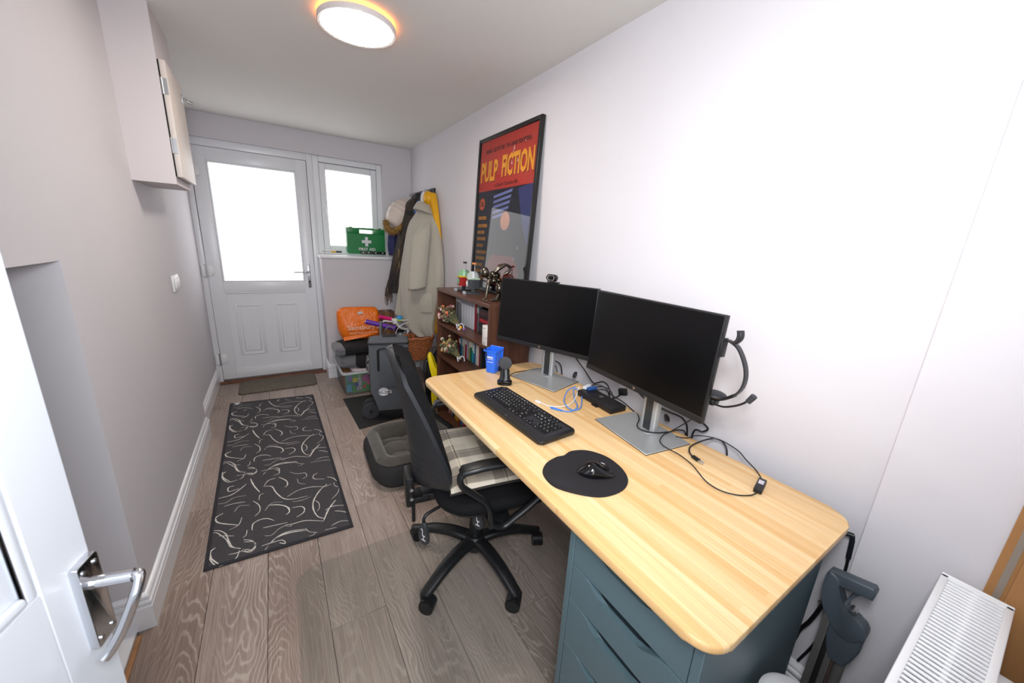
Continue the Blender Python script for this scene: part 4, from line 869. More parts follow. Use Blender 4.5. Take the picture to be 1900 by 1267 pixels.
# ---------------------------------------------------------------- framed poster leaning on the wall
po = thing('framed_poster', 'large black-framed poster, red at the top with yellow lettering, standing on the bookcase', 'poster', (.67, 1.915, BZ))
PF = frame((.668, 2.262, BZ + .0015), (0, -1, 0), (.048, 0, .98)); PW, PH = .705, .985
M_fr = pm('black_frame', '131312', .35)
for x0, x1, y0, y1 in ((0, .022, 0, PH), (PW - .022, PW, 0, PH), (.022, PW - .022, 0, .022), (.022, PW - .022, PH - .022, PH)): part('frame_bar', MB(PF).box(x0, x1, y0, y1, -.012, .012, .003), M_fr, po)
pr = part('print', MB(PF).box(.02, PW - .02, .02, PH - .02, -.006, 0), pm('poster_navy', '1a1c2c', .6), po)
def pp(name, mb, col, lab=None): return part(name, mb, mm('ink_' + col, col, .6), pr, lab)
pp('red_band', MB(PF).box(.022, PW - .022, .655, PH - .022, 0, .0006), 'c23a30', 'red upper band')
pp('title_lettering', text_mb('PULP', .165, PF @ T(.150, .768, .0016), .0003, sx=.60, bold=.006, mb=text_mb('FICTION', .165, PF @ T(.486, .778, .0016), .0003, sx=.55, bold=.006)), 'f2b22c', 'yellow title lettering')
pp('title_shadow', text_mb('PULP', .165, PF @ T(.155, .763, .001), .0002, sx=.60, bold=.006, mb=text_mb('FICTION', .165, PF @ T(.491, .773, .001), .0002, sx=.55, bold=.006)), '7c2018')
pp('top_line', text_mb('WINNER - BEST PICTURE - 1994 CANNES FILM FESTIVAL', .034, PF @ T(.3525, .895, .001), .0002, sx=.62, bold=.0008), '3a1512', 'dark line of lettering along the top')
pp('credit_line', text_mb('a Quentin Tarantino film', .034, PF @ T(.37, .682, .001), .0002, sx=.8, shear=.2), '2a1210')
pp('price_disc', MB(PF).cyl((.085, .575, 0), (.085, .575, .0008), .038, n=28), 'e0662c', 'round orange price spot')
pp('price_lettering', text_mb('10c', .05, PF @ T(.085, .575, .0012), .0002, sx=.8, bold=.001), '20130f')
for i in range(5): pp('pale_stripe', MB(PF).prism([(.24, .62 - .032 * i), (.46 - .01 * i, .645 - .032 * i), (.455 - .01 * i, .628 - .032 * i), (.235, .603 - .032 * i)], 0, .0006), '7a86c4')
for i, (y_, w_) in enumerate(((.475, .11), (.425, .13), (.382, .10), (.34, .12), (.295, .09), (.25, .14), (.21, .13), (.165, .10), (.125, .11), (.08, .14))): 
    pp('text_bar', MB(PF).box(.045, .045 + w_ * .45, y_, y_ + .022, 0, .0006).box(.049 + w_ * .45, .045 + w_, y_, y_ + .022, 0, .0006), 'e6a02e')
pp('blue_panel', MB(PF).prism([(.52, .64), (.675, .66), (.675, .30), (.60, .42)], 0, .0005), '39427c')
pp('coral_block', MB(PF).prism([(p.x, p.y) for p in cr([(.20, .06, 0), (.23, .22, 0), (.36, .27, 0), (.52, .25, 0), (.60, .16, 0), (.58, .06, 0)], 5)], 0, .0006), 'b84a3c')
pp('dark_block', MB(PF).prism([(p.x, p.y) for p in cr([(.30, .25, 0), (.32, .36, 0), (.40, .40, 0), (.50, .38, 0), (.53, .25, 0)], 5)], 0, .0009), '2a2f33')
pp('sand_disc', MB(PF).cyl((.40, .46, 0), (.40, .46, .0007), .055, n=30), 'c98e70')
for i in range(12):
    a = (rb.uniform(.46, .66), rb.uniform(.05, .30)) if i < 7 else (rb.uniform(.40, .67), rb.uniform(.74, .95))
    pp('worn_fleck', MB(PF).prism([(a[0], a[1]), (a[0] + rb.uniform(.006, .02), a[1] + rb.uniform(-.004, .004)), (a[0] + rb.uniform(0, .012), a[1] + rb.uniform(.01, .03))], .0012, .0022), 'd8d4d0')
kg = NT('poster_glazing'); kt = kg.t.nodes; o_ = kt['Material Output']
t_ = kg.n('ShaderNodeBsdfTransparent'); g_ = kg.n('ShaderNodeBsdfGlossy'); g_.inputs['Roughness'].default_value = .03; fz = kg.n('ShaderNodeFresnel'); fz.inputs[0].default_value = 1.5
mx = kg.n('ShaderNodeMixShader'); kg.t.links.new(fz.outputs[0], mx.inputs[0]); kg.t.links.new(t_.outputs[0], mx.inputs[1]); kg.t.links.new(g_.outputs[0], mx.inputs[2]); kg.t.links.new(mx.outputs[0], o_.inputs[0])
part('glazing', MB(PF).add([(.02, .02, .006), (PW - .02, .02, .006), (PW - .02, PH - .02, .006), (.02, PH - .02, .006)], [(0, 1, 2, 3)]), kg.m, po)

# ---------------------------------------------------------------- ornaments on the bookcase
def brick(mb, x0, x1, y0, y1, z0, z1, studs=True, M=None):
    mb.box(x0, x1, y0, y1, z0, z1, .0008, 1, M)
    if studs:
        nx = max(1, round((x1 - x0) / .012)); ny = max(1, round((y1 - y0) / .012))
        for i in range(nx):
            for j in range(ny):
                cx_ = x0 + (i + .5) * (x1 - x0) / nx; cy_ = y0 + (j + .5) * (y1 - y0) / ny
                X = mb.M
                if M is not None: mb.M = X @ M
                mb.cyl((cx_, cy_, z1), (cx_, cy_, z1 + .002), .0035, n=8); mb.M = X
    return mb
def toy(label, loc, rz, body, dome, band, tip, pale, h):
    t = thing('brick_model', label, 'toy model', loc, rz); Q = WM[t]
    M1 = mm('brick_' + body, body, .25); M2 = mm('brick_' + dome, dome, .25); M3 = mm('brick_' + band, band, .25); Mk = mm('brick_dark', '1d1f24', .3); Mg = mm('brick_grey', '9aa0a6', .3)
    part('stand', brick(brick(MB(Q), -.045, .045, -.03, .03, .0002, .012, False), -.012, .012, -.012, .012, .012, .036, False), Mk, t)
    part('plaque', brick(MB(Q), -.066, -.046, -.018, .018, .0002, .016, False), Mg, t)
    for i in range(4): part('brick', brick(MB(Q), -.038 + .001 * i, .038, -.036, .036, .036 + h * .125 * i, .036 + h * .125 * (i + 1) - .0006, i == 3), M1, t)
    part('front_plate', brick(brick(MB(Q), -.042, -.037, -.030, .012, .05, .036 + h * .42, False), -.046, -.041, -.026, .0, .06, .036 + h * .36, False), mm('brick_' + pale, pale, .3), t)
    part('band', brick(MB(Q), -.040, .040, -.038, .038, .036 + h * .5, .036 + h * .58, False), M3, t)
    for i in range(4):
        r_ = (.041, .040, .036, .027)[i]; z0 = .036 + h * (.58 + .085 * i)
        part('dome_layer', MB(Q).cyl((0, 0, z0), (0, 0, z0 + h * .085 - .0006), r_, r_ * .97, 14), M2, t)
    part('mast', MB(Q).cyl((.005, -.03, .05), (.005, -.03, .036 + h * 1.30), .0025, n=8), Mg, t)
    part('mast_tip', brick(MB(Q), -.012, .012, -.035, -.025, .036 + h * 1.30, .036 + h * 1.40, False), mm('brick_' + tip, tip, .3), t)
toy('brick-built toy model with a red block body and rounded green top', (.545, 2.125, BZ), -.25, '9c1c1c', '7fae84', 'd9b02c', '1b1c20', '6fa277', .115)
toy('brick-built toy model with a dark body, pale plates and a grey rounded top', (.535, 1.965, BZ), -.35, '24282e', 'b4bab8', 'a6bda4', 'c9772c', 'd3d6d8', .118)
sc = thing('scrap_metal_figure', 'scrap-metal sculpture of a crouching figure on the near end of the bookcase', 'sculpture', (.55, 1.69, BZ))
M_gun = pm('gunmetal', '6b6459', .25, 1.0, bump=(80, .2, .002))
def sp(px, py, dy=0.0): return Vector((.463 + (px - 895) * .0037, 1.69 + dy, BZ + .004 + (553 - py) * .0031))
def limb(name, pts, r): part(name, MB().tube(cr(pts, 4), r, 10), M_gun, sc)
part('head', MB().ball(sp(896.5, 502), (.024, .026, .030), 14, 9), M_gun, sc)
part('torso', MB().ball(sp(915, 507, .01), (.034, .036, .024), 12, 8).ball(sp(913, 517, .01), (.03, .034, .022), 12, 8).ball(sp(905, 511, .01), (.016, .02, .014), 10, 7).ball(sp(921, 516, .0), (.016, .018, .014), 10, 7), M_gun, sc)
part('neck', MB().tube([sp(900, 506), sp(908, 508)], .009, 10), M_gun, sc)
limb('arm', [sp(912, 500, -.02), sp(918, 493, -.03), sp(925, 488, -.03)], .0125); limb('arm', [sp(925, 487, -.03), sp(932, 488, -.03), sp(939, 493, -.03)], .008); limb('arm', [sp(938, 494, -.03), sp(934, 500, -.03), sp(929, 504, -.02)], .0085)
limb('arm', [sp(903, 514, -.02), sp(899, 521, -.03), sp(897, 530, -.035)], .010); limb('arm', [sp(897, 530, -.035), sp(895, 541, -.04), sp(893, 549, -.045)], .0058)
part('ring_hand', MB().tube([sp(891.5, 552, -.05) + Vector((.010 * math.cos(a), .004 * math.sin(a), .010 * math.sin(a) + .006)) for a in [2 * PI * i / 16 for i in range(16)]], .0035, 8, closed=True), M_gun, sc)
part('thigh', MB().ball(sp(920, 532, -.02), (.020, .022, .034), 12, 9), M_gun, sc); part('thigh', MB().ball(sp(929, 528, .03), (.020, .022, .034), 12, 9), M_gun, sc)
limb('shin', [sp(921, 540, -.02), sp(916, 547, -.03), sp(913, 551, -.03)], .009); limb('shin', [sp(930, 537, .03), sp(930, 545, .03), sp(926, 551, .02)], .010)
part('foot', MB().box(.50, .545, 1.645, 1.668, BZ + .0003, BZ + .014, .004), M_gun, sc); part('foot', MB().box(.55, .60, 1.70, 1.722, BZ + .0003, BZ + .014, .004), M_gun, sc)
for i in range(14): 
    a = sp(rb.uniform(905, 925), rb.uniform(502, 535), rb.uniform(-.03, .01)); part('bolt', MB().cyl(a, a + Vector((0, 0, .008)), .006, n=6), M_gun, sc)
# ---------------------------------------------------------------- window sill things
fa = thing('first_aid_box', 'green first aid case with a white cross standing on the window sill', 'first aid kit', (.235, 3.70, 1.197))
M_gr = pm('first_aid_green', '0f7a3c', .35); AF = frame((0, 3.74, 0), (1, 0, 0), (0, 0, 1))
zb = 1.1973
def fa_shell(y0, y1, m, nm):
    mb = MB().prism([(.062, zb + .012), (.074, zb), (.396, zb), (.408, zb + .012), (.408, 1.385), (.062, 1.385)], y0, y1, .003, 1, M=frame((0, 0, 0), (1, 0, 0), (0, 0, 1)) @ Matrix.Diagonal((1, 1, -1, 1)))
    mb.box(.062, .175, y0, y1, 1.384, 1.435, .004).box(.300, .408, y0, y1, 1.384, 1.433, .004).box(.172, .303, y0, y1, 1.420, 1.438, .004)
    return part(nm, mb, m, fa)
fa_shell(3.660, 3.690, M_gr, 'front_shell'); fa_shell(3.692, 3.735, M_gr, 'back_shell')
part('white_seam', MB().box(.0645, .406, 3.689, 3.693, zb + .003, 1.388).box(.0645, .174, 3.689, 3.693, 1.386, 1.4335).box(.301, .406, 3.689, 3.693, 1.386, 1.4315), M_white, fa, 'white seam between the two shells')
for x in (.10, .365): part('catch', MB().box(x - .012, x + .012, 3.665, 3.70, 1.434, 1.441, .002), M_blk, fa)
part('cross', MB().box(.222, .248, 3.657, 3.6605, 1.268, 1.355).box(.192, .2225, 3.657, 3.6605, 1.298, 1.325).box(.2475, .278, 3.657, 3.6605, 1.298, 1.325), pm('cross_white', 'dfe3e6', .5), fa, 'white cross')
part('lettering', text_mb('FIRST AID', .036, frame((.238, 3.6585, 1.240), (1, 0, 0), (0, 0, 1)), .0008, bold=.0006), M_white, fa, 'white lettering')
st = thing('arrow_strip', 'black strip with white arrow marks lying in front of the first aid case', 'strip', (.29, 3.63, 1.197))
part('strip_body', MB().box(.170, .402, 3.618, 3.645, zb, 1.222, .003), M_blk, st)
for x in (.19, .24, .305, .37): part('arrow_mark', MB().prism([(-.006, 0), (.006, .007), (.006, -.007)], 0, .0006, M=frame((x, 3.6178, 1.211), (1, 0, 0), (0, 0, 1))), M_white, st)
sd = thing('screwdriver', 'small yellow and black screwdriver lying on the window sill', 'screwdriver', (-.06, 3.74, 1.205))
part('handle', MB().cyl((-.03, 3.73, 1.2065), (.02, 3.725, 1.2065), .009, n=12), mm('tool_black', '1b1b1d', .4), sd); part('yellow_grip', MB().cyl((-.07, 3.735, 1.2065), (-.03, 3.73, 1.2065), .0085, n=12), mm('tool_yellow', 'e0b21c', .4), sd); part('shaft', MB().cyl((-.15, 3.745, 1.2065), (-.07, 3.735, 1.2065), .003, n=8), M_steel, sd)

# ---------------------------------------------------------------- coat rail and coats
cr_ = thing('coat_rail', 'black coat rail with hooks high on the right wall by the back door', 'coat rail', (.722, 3.45, 1.77))
part('rail', MB().box(.712, .7298, 3.135, 3.76, 1.735, 1.805, .004), M_blk, cr_)
for y in (3.20, 3.34, 3.48, 3.62): part('hook', MB().tube(cr([(.714, y, 1.79), (.69, y, 1.785), (.665, y, 1.76), (.655, y, 1.775), (.652, y, 1.79)], 4), .006, 8), M_steel, cr_)
def garment(name, label, rings, mat, seed, amp=.012, nf=5, seg=44, sharp=1.0, extra=None, cat='coat', group=None):
    """rings: (z, cx, cy, half length, half thickness, axis angle)"""
    R_ = cr([(r[0], r[1], r[2]) for r in rings], 6); R2 = cr([(r[3], r[4], r[5]) for r in rings], 6); out = []
    z0, z1 = R_[0].x, R_[-1].x
    for a, b in zip(R_, R2):
        t = (z0 - a.x) / (z0 - z1); ring = []
        for i in range(seg):
            q = 2 * PI * i / seg; f = amp * (.25 + .9 * t) * (math.sin(nf * q + seed + 1.3 * t) + .6 * math.sin((2 * nf + 1) * q + 2.1 * seed - 2 * t) * t + .5 * noise.noise((q * 1.6, t * 5, seed)))
            l = (b.x + f) * math.copysign(abs(math.cos(q)) ** .8, math.cos(q)); w_ = (b.y + f * .8) * math.copysign(abs(math.sin(q)) ** .8, math.sin(q))
            ca, sa = math.cos(b.z), math.sin(b.z)
            x = a.y + l * ca - w_ * sa; y = a.z + l * sa + w_ * ca
            ring.append((min(x, .722 - .004 * math.sin(5 * t)), y, a.x + .006 * math.sin(3 * q + seed) * t))
        out.append(ring)
    t = thing(name, label, cat, (rings[0][1], rings[0][2], rings[-1][0]), 0, group)
    part('body', MB().loft(out), mat, t, sub=1, ang=80); return t
AX = math.atan2(.38, -.33)
def wool(name, c1, c2):
    k = NT(name); v = k.obj(); n_ = k.noise(v, 380.0, 3.0, .7).outputs[0]
    k.set(k.b.inputs['Base Color'], k.mix(k.ramp(n_, [(.35, (0, 0, 0)), (.65, (1, 1, 1))]), lin(c1), lin(c2))); k.b.inputs['Roughness'].default_value = .95; k.b.inputs['Sheen Weight'].default_value = .3
    k.bump(k.math('ADD', n_, k.math('MULTIPLY', k.noise(v, 14.0, 3.0).outputs[0], 2.0)), .35, .004); return k.m
M_wool = wool('oatmeal_wool', 'a09a8d', 'b9b3a6')
g = garment('wool_coat', 'long oatmeal wool coat hanging nearest on the coat rail', [(1.675, .665, 3.17, .035, .03, AX), (1.64, .655, 3.16, .06, .05, AX), (1.56, .64, 3.14, .105, .07, AX), (1.46, .625, 3.12, .155, .085, AX), (1.2, .605, 3.08, .205, .095, AX), (.95, .585, 3.07, .225, .105, AX), (.70, .565, 3.10, .20, .10, AX), (.57, .575, 3.09, .155, .085, AX), (.49, .615, 3.05, .085, .06, AX)], M_wool, .7, .017)
part('sleeve', MB().loft([[Vector((c[0] + r * 1.15 * math.cos(q) * (1 + .08 * math.sin(3 * q + 9 * c[2])), c[1] + r * .8 * math.sin(q), c[2] + .012 * math.cos(q))) for q in [2 * PI * i / 22 for i in range(22)]] for c, r in zip(cr([(.60, 3.02, 1.50), (.565, 2.975, 1.44), (.535, 2.95, 1.34), (.515, 2.94, 1.2), (.497, 2.935, 1.08), (.482, 2.93, .945)], 5), [.03 + .035 * min(1, i / 8) for i in range(26)])]), M_wool, g, sub=1, ang=80)
part('cuff_seam', MB().tube([(.482 + .073 * math.cos(q), 2.93 + .053 * math.sin(q), .952 + .012 * math.cos(q)) for q in [2 * PI * i / 24 for i in range(24)]], .004, 6, closed=True), mm('seam_brown', '7b7365', .9), g)
part('collar', MB().loft([[Vector((c[0] + a * math.cos(q), c[1] + b_ * math.sin(q), c[2] + s_ * math.cos(q))) for q in [2 * PI * i / 24 for i in range(24)]] for c, a, b_, s_ in (((.62, 3.12, 1.60), .085, .075, -.02), ((.61, 3.10, 1.57), .105, .085, -.03), ((.625, 3.12, 1.635), .075, .065, -.035), ((.64, 3.15, 1.665), .055, .05, -.03))]), M_wool, g, sub=1, ang=80)
part('pocket_flap', MB().box(-.055, .055, -.085, .085, -.004, .004, .003, M=frame((.565, 2.935, .82), (.8, -.6, 0), (0, -.05, 1))), M_wool, g)
part('half_belt', MB().box(-.02, .02, -.035, .035, -.008, .008, .004, M=frame((.455, 3.20, 1.16), (.6, .3, 0), (0, -.1, 1))), M_wool, g)
part('front_edge', MB().sheet(lambda u, v: (.445 - .075 * v + .08 * u, 3.22 - .015 * math.sin(v * 5) - .03 * u, 1.20 - .52 * v - .05 * u * v), 6, 16, .006), M_wool, g, ang=80)
M_yel = pm('yellow_raincoat_fabric', 'e0a50e', .45, bump=(25, .3, .006))
g = garment('raincoat', 'mustard yellow raincoat at the near end of the coat rail behind the wool coat', [(1.765, .695, 3.145, .03, .025, PI / 2), (1.73, .70, 3.13, .05, .035, PI / 2), (1.60, .70, 3.10, .075, .035, PI / 2), (1.40, .70, 3.06, .10, .03, PI / 2), (1.1, .70, 3.04, .12, .03, PI / 2), (.80, .695, 3.0, .14, .03, PI / 2), (.58, .69, 2.98, .15, .035, PI / 2), (.52, .69, 2.97, .12, .03, PI / 2)], M_yel, 2.2, .009)
part('hood', MB().ball((.668, 3.15, 1.715), (.045, .06, .06), 16, 10), M_yel, g)
M_jk = pm('dark_waxed_cotton', '2f261f', .7, bump=(30, .4, .006))
garment('dark_jacket', 'dark brown waxed jacket hanging left of the wool coat', [(1.74, .655, 3.36, .04, .05, PI), (1.68, .625, 3.36, .08, .07, PI), (1.55, .60, 3.37, .10, .09, PI), (1.35, .575, 3.38, .12, .10, PI), (1.1, .54, 3.39, .145, .10, PI), (.95, .52, 3.39, .15, .10, PI), (.86, .52, 3.38, .14, .095, PI)], M_jk, 4.1, .012)
M_bh = pm('black_quilt', '16151a', .6, bump=(40, .4, .006))
bh = thing('black_hat', 'black padded hat on a hook between the cream hood and yellow raincoat', 'hat', (.645, 3.34, 1.70))
part('crown', MB().ball((.648, 3.33, 1.715), (.052, .06, .06), 18, 11), M_bh, bh); part('ear_flap', MB().ball((.60, 3.33, 1.64), (.045, .05, .07), 14, 9), M_bh, bh); part('peak', MB().ball((.555, 3.32, 1.585), (.045, .04, .025), 14, 8), M_bh, bh); part('badge', MB().ball((.655, 3.272, 1.72), (.010, .005, .010), 10, 6), M_steel, bh)
sc2 = thing('tartan_scarf', 'dark brown tartan scarf with a fringe hanging in front of the dark jacket', 'scarf', (.48, 3.27, 1.2))
def scf(u, v):
    c = [(.60, 3.27, 1.60), (.545, 3.26, 1.46), (.475, 3.255, 1.32), (.42, 3.26, 1.16), (.375, 3.27, 1.03), (.338, 3.27, .92), (.328, 3.27, .855)]
    t = v * (len(c) - 1); i = min(int(t), len(c) - 2); f = t - i; a = Vector(c[i]).lerp(Vector(c[i + 1]), f); w_ = .075 - .012 * v
    return (a.x + (u - .5) * w_ * 1.0, a.y - .012 * math.sin(u * 3 * PI) - .01 * math.sin(u * PI), a.z + (u - .5) * .03)
M_scarf = tartan('scarf_tartan', '3a2c1f', [(.11, .2, .02, '16141c', .7), (.11, .55, .006, 'b09a72', .7), (.11, .8, .03, '54452c', .6)])
part('cloth', MB().sheet(scf, 12, 40, .006), M_scarf, sc2, ang=80)
fr_ = MB()
for i in range(15):
    u = i / 14; p = Vector(scf(u, 1)); d = .07 + .025 * math.sin(i * 2.3)
    fr_.tube([p, p + Vector((.004 * math.sin(i), .004, -d * .5)), p + Vector((.01 * math.sin(i * 1.7), 0, -d))], .0022, 5)
part('fringe', fr_, mm('fringe_brown', '4a3a2c', .9), sc2, kind='stuff')
M_cream = pm('cream_quilted_nylon', 'cfc2b8', .5, bump=(12, .25, .008))
hq = thing('hooded_jacket', 'cream quilted jacket with its fur-edged hood hanging forward by the window', 'jacket', (.52, 3.50, 1.6))
HM = frame((.505, 3.46, 1.585), (.62, .2, .78), (0, 1, 0))
hr = []
for j in range(19):
    t = j / 18; x = -.15 + .30 * t; rr_ = .102 * math.sin(PI * (.14 + .76 * t)) ** .75 * (1 + .10 * abs(math.sin(t * 6 * PI)) ** .6)
    hr.append([HM @ Vector((x, rr_ * 1.0 * math.cos(q), rr_ * 1.0 * math.sin(q) * (1 + .05 * math.sin(4 * q)))) for q in [2 * PI * i / 28 for i in range(28)]])
part('hood', MB().loft(hr), M_cream, hq, sub=1, ang=80)
part('body', MB().loft([[(.60 + a * math.cos(q) * (1 + .06 * math.sin(5 * q)), 3.54 + b_ * math.sin(q), z) for q in [2 * PI * i / 30 for i in range(30)]] for z, a, b_ in ((1.72, .05, .05), (1.6, .09, .07), (1.3, .115, .08), (1.0, .12, .08), (.93, .115, .075))]), M_bh, hq, 'dark jacket body', sub=1, ang=80)
M_fur = pm('brown_fur', '8a6a35', .9, var=(60, .45))
fu = MB(); rf = random.Random(4)
arc = cr([(.372, 3.44, 1.512), (.372, 3.42, 1.455), (.398, 3.40, 1.425), (.44, 3.385, 1.428), (.49, 3.375, 1.462), (.53, 3.375, 1.505), (.57, 3.38, 1.545)], 8)
fu.tube(arc, .024, 10)
for i in range(900):
    p = arc[rf.randrange(len(arc))] + Vector((rf.uniform(-.008, .008), rf.uniform(-.008, .008), rf.uniform(-.008, .008))); d = Vector((rf.gauss(0, 1) - .3, rf.gauss(0, 1) - .4, rf.gauss(0, 1) - .4)).normalized(); s_ = d.orthogonal().normalized() * .0022; b_ = d.cross(s_)
    q = p + d * .018; e = p + d * rf.uniform(.034, .05) + Vector((0, 0, -.006))
    fu.add([q + s_, q - s_ * .5 + b_, q - s_ * .5 - b_, e], [(0, 1, 3), (1, 2, 3), (2, 0, 3)])
part('fur_trim', fu, M_fur, hq, 'golden brown fur trim', kind='stuff')
garment('white_shirt', 'white garment showing between the black hat and yellow raincoat', [(1.79, .69, 3.26, .02, .02, PI), (1.75, .675, 3.25, .035, .03, PI), (1.66, .67, 3.24, .04, .04, PI), (1.5, .665, 3.24, .045, .045, PI), (1.3, .66, 3.24, .05, .045, PI)], pm('white_cotton', 'd9dde6', .8, bump=(30, .3, .005)), 3.3, .006, cat='shirt')
garment('blue_top', 'blue garment peeping out between the dark jacket and wool coat', [(1.70, .635, 3.285, .02, .02, PI), (1.62, .62, 3.285, .035, .025, PI), (1.5, .615, 3.285, .05, .025, PI), (1.3, .61, 3.29, .05, .025, PI)], pm('blue_cotton', '3c6fb0', .8), 1.1, .006, cat='top')
garment('navy_top', 'navy and white garment hanging behind the tartan scarf by the window', [(1.46, .47, 3.50, .03, .03, PI), (1.40, .445, 3.50, .04, .035, PI), (1.3, .435, 3.50, .04, .035, PI), (1.20, .435, 3.50, .035, .03, PI)], pm('navy_cotton', '2a2c5a', .8), 5.1, .006, cat='top')

# ---------------------------------------------------------------- pile by the door: plastic box, blankets, carrier bag
k = NT('clear_box_plastic'); out = k.t.nodes['Material Output']
tr = k.n('ShaderNodeBsdfTransparent'); tr.inputs[0].default_value = (.88, .88, .88, 1); df = k.n('ShaderNodeBsdfDiffuse'); df.inputs[0].default_value = (.55, .55, .56, 1); gl = k.n('ShaderNodeBsdfGlossy'); gl.inputs['Roughness'].default_value = .2
m1 = k.n('ShaderNodeMixShader'); m1.inputs[0].default_value = .10; k.t.links.new(tr.outputs[0], m1.inputs[1]); k.t.links.new(df.outputs[0], m1.inputs[2])
m2 = k.n('ShaderNodeMixShader'); m2.inputs[0].default_value = .05; k.t.links.new(m1.outputs[0], m2.inputs[1]); k.t.links.new(gl.outputs[0], m2.inputs[2]); k.t.links.new(m2.outputs[0], out.inputs[0])
M_clear = k.m; M_rim = pm('frosted_rim', 'c3c6ca', .3)
sb = thing('storage_box', 'clear plastic storage box of books and papers under the blankets by the back door', 'box', (.07, 3.31, 0))
def bxr(g, z): return [(p[0], p[1], z) for p in rrect(-.13 + g, .27 - g, 3.06 + g, 3.57 - g, .035, 5)]
part('tub', MB().loft([bxr(.022, .0004), bxr(.012, .02), bxr(.002, .212), bxr(.006, .212), bxr(.016, .022), bxr(.026, .006)], caps=False).add(bxr(.022, .0004), [tuple(range(24))]), M_clear, sb)
part('rim', MB().loft([bxr(.004, .204), bxr(-.012, .204), bxr(-.012, .222), bxr(.004, .222)], closed_v=True, caps=False), M_rim, sb)
bk = thing('picture_book', 'bright green children\'s board book lettered Shapes inside the clear box', 'book', (.06, 3.085, .02))
BF = frame((-.105, 3.084, .018), (1, 0, 0), (0, .03, 1))
part('cover', MB(BF).box(.05, .245, .002, .178, -.012, 0, .002), mm('book_green', '3fa548', .4), bk)
part('title', text_mb('Shapes', .052, BF @ T(.108, .092, .0012) @ R(PI / 2, 'Z'), .0006, bold=.001), M_white, bk, 'white lettering running up the cover')
for col, x, y_, rx, n in (('2f3f9a', .10, .075, .05, 3), ('e7d52a', .075, .12, .022, 20), ('c0489a', .165, .125, .035, 20), ('d8324a', .15, .05, .02, 4), ('6b3f9a', .10, .035, .018, 20), ('e45a8a', .19, .08, .02, 20)): part('shape_print', MB(BF).cyl((x, y_, 0), (x, y_, .0006), rx, n=n), mm('sp_' + col, col, .5), bk)
b2 = thing('picture_book', 'blue and green picture book left of the Shapes book inside the clear box', 'book', (-.07, 3.10, .02))
part('cover', MB(BF).box(.0, .075, .004, .185, -.03, -.016, .002), mm('book_teal', '2f8f7a', .4), b2); part('shape_print', MB(BF).box(.006, .045, .01, .075, -.0162, -.0154), mm('sp_blue', '58b4dc', .5), b2); part('shape_print', MB(BF).cyl((.045, .13, -.016), (.045, .13, -.0152), .026, n=18), mm('sp_vi', '8a6fd0', .5), b2)
b3 = thing('brown_folder', 'brown card folder standing in the left of the clear box', 'folder', (-.05, 3.3, .02)); part('cover', MB().box(-.105, -.02, 3.20, 3.42, .016, .19, .003), mm('card_brown', '8a5f3c', .8), b3)
def lump(name, label, cat, x0, x1, y0, y1, z0, z1, mat, seed, fold=0.0, amp=.012, mats=None):
    t = thing(name, label, cat, ((x0 + x1) / 2, (y0 + y1) / 2, z0)); cx_, cy_ = (x0 + x1) / 2, (y0 + y1) / 2; hx, hy = (x1 - x0) / 2, (y1 - y0) / 2; rg = []
    for j in range(11):
        v = j / 10; z = z0 + (z1 - z0) * v; s_ = (1 - abs(2 * v - 1) ** 3.5 * .28)
        ring_ = []
        for p in rrect(-hx * s_, hx * s_, -hy * s_, hy * s_, min(hx, hy) * .42 * s_, 6):
            n_ = noise.noise((p[0] * 14 + seed, p[1] * 14, v * 3)); m_ = noise.noise((p[0] * 7, p[1] * 7 + seed, 2.2))
            ring_.append((cx_ + p[0] * (1 + .10 * n_), cy_ + p[1] * (1 + .08 * n_), z + (amp * m_ + fold * p[0]) * (v > .05)))
        rg.append(ring_)
    part('folded_cloth', MB().loft(rg), mat, t, sub=1, ang=80); return t
lump('papers', 'pale pink crumpled fabric filling the top of the clear box', 'fabric', -.05, .20, 3.09, 3.30, .185, .232, pm('pale_pink_cloth', 'c7b7bb', .9), 1.0, 0, .012)
M_bw = pm('black_knit', '1a191c', .95, bump=(300, .3, .002)); M_gk = wool('grey_knit', '55555a', '7a7a80')
lump('blanket', 'mid grey folded blanket with a black fold, lowest in the pile on the box', 'blanket', -.135, .17, 3.12, 3.46, .232, .335, M_gk, 3.0)
lump('blanket', 'black folded blanket bulging in the middle of the pile beside the wheeled case', 'blanket', -.01, .24, 3.085, 3.28, .222, .338, M_bw, 4.0)
lump('blanket', 'dark folded fleece right on top of the blanket pile under the orange bag', 'blanket', -.15, .24, 3.14, 3.50, .338, .430, M_bw, 6.0, .05)
lump('grey_scarf', 'light grey roll at the left end of the dark fleece', 'scarf', -.165, -.085, 3.13, 3.40, .345, .425, M_gk, 8.0)
kk = NT('mottled_knit'); v = kk.obj(); kk.set(kk.b.inputs['Base Color'], kk.ramp(kk.noise(v, 110, 1.0).outputs[0], [(.48, lin('151517')), (.52, lin('a9a7a8'))])); kk.b.inputs['Roughness'].default_value = .95
lump('patterned_throw', 'black and white flecked throw hanging beside the wheeled case', 'throw', .065, .19, 3.045, 3.09, .15, .36, kk.m, 9.0)
M_or = NT('orange_polythene'); M_or.b.inputs['Base Color'].default_value = (*lin('ec7412'), 1); M_or.b.inputs['Roughness'].default_value = .28; v = M_or.obj(); M_or.bump(M_or.noise(v, 11.0, 4.0, .6, 1.2).outputs[0], .7, .02); M_or = M_or.m
bg_ = thing('carrier_bag', 'bright orange supermarket carrier bag sitting on the blanket pile', 'bag', (.08, 3.42, .432))
rg = []
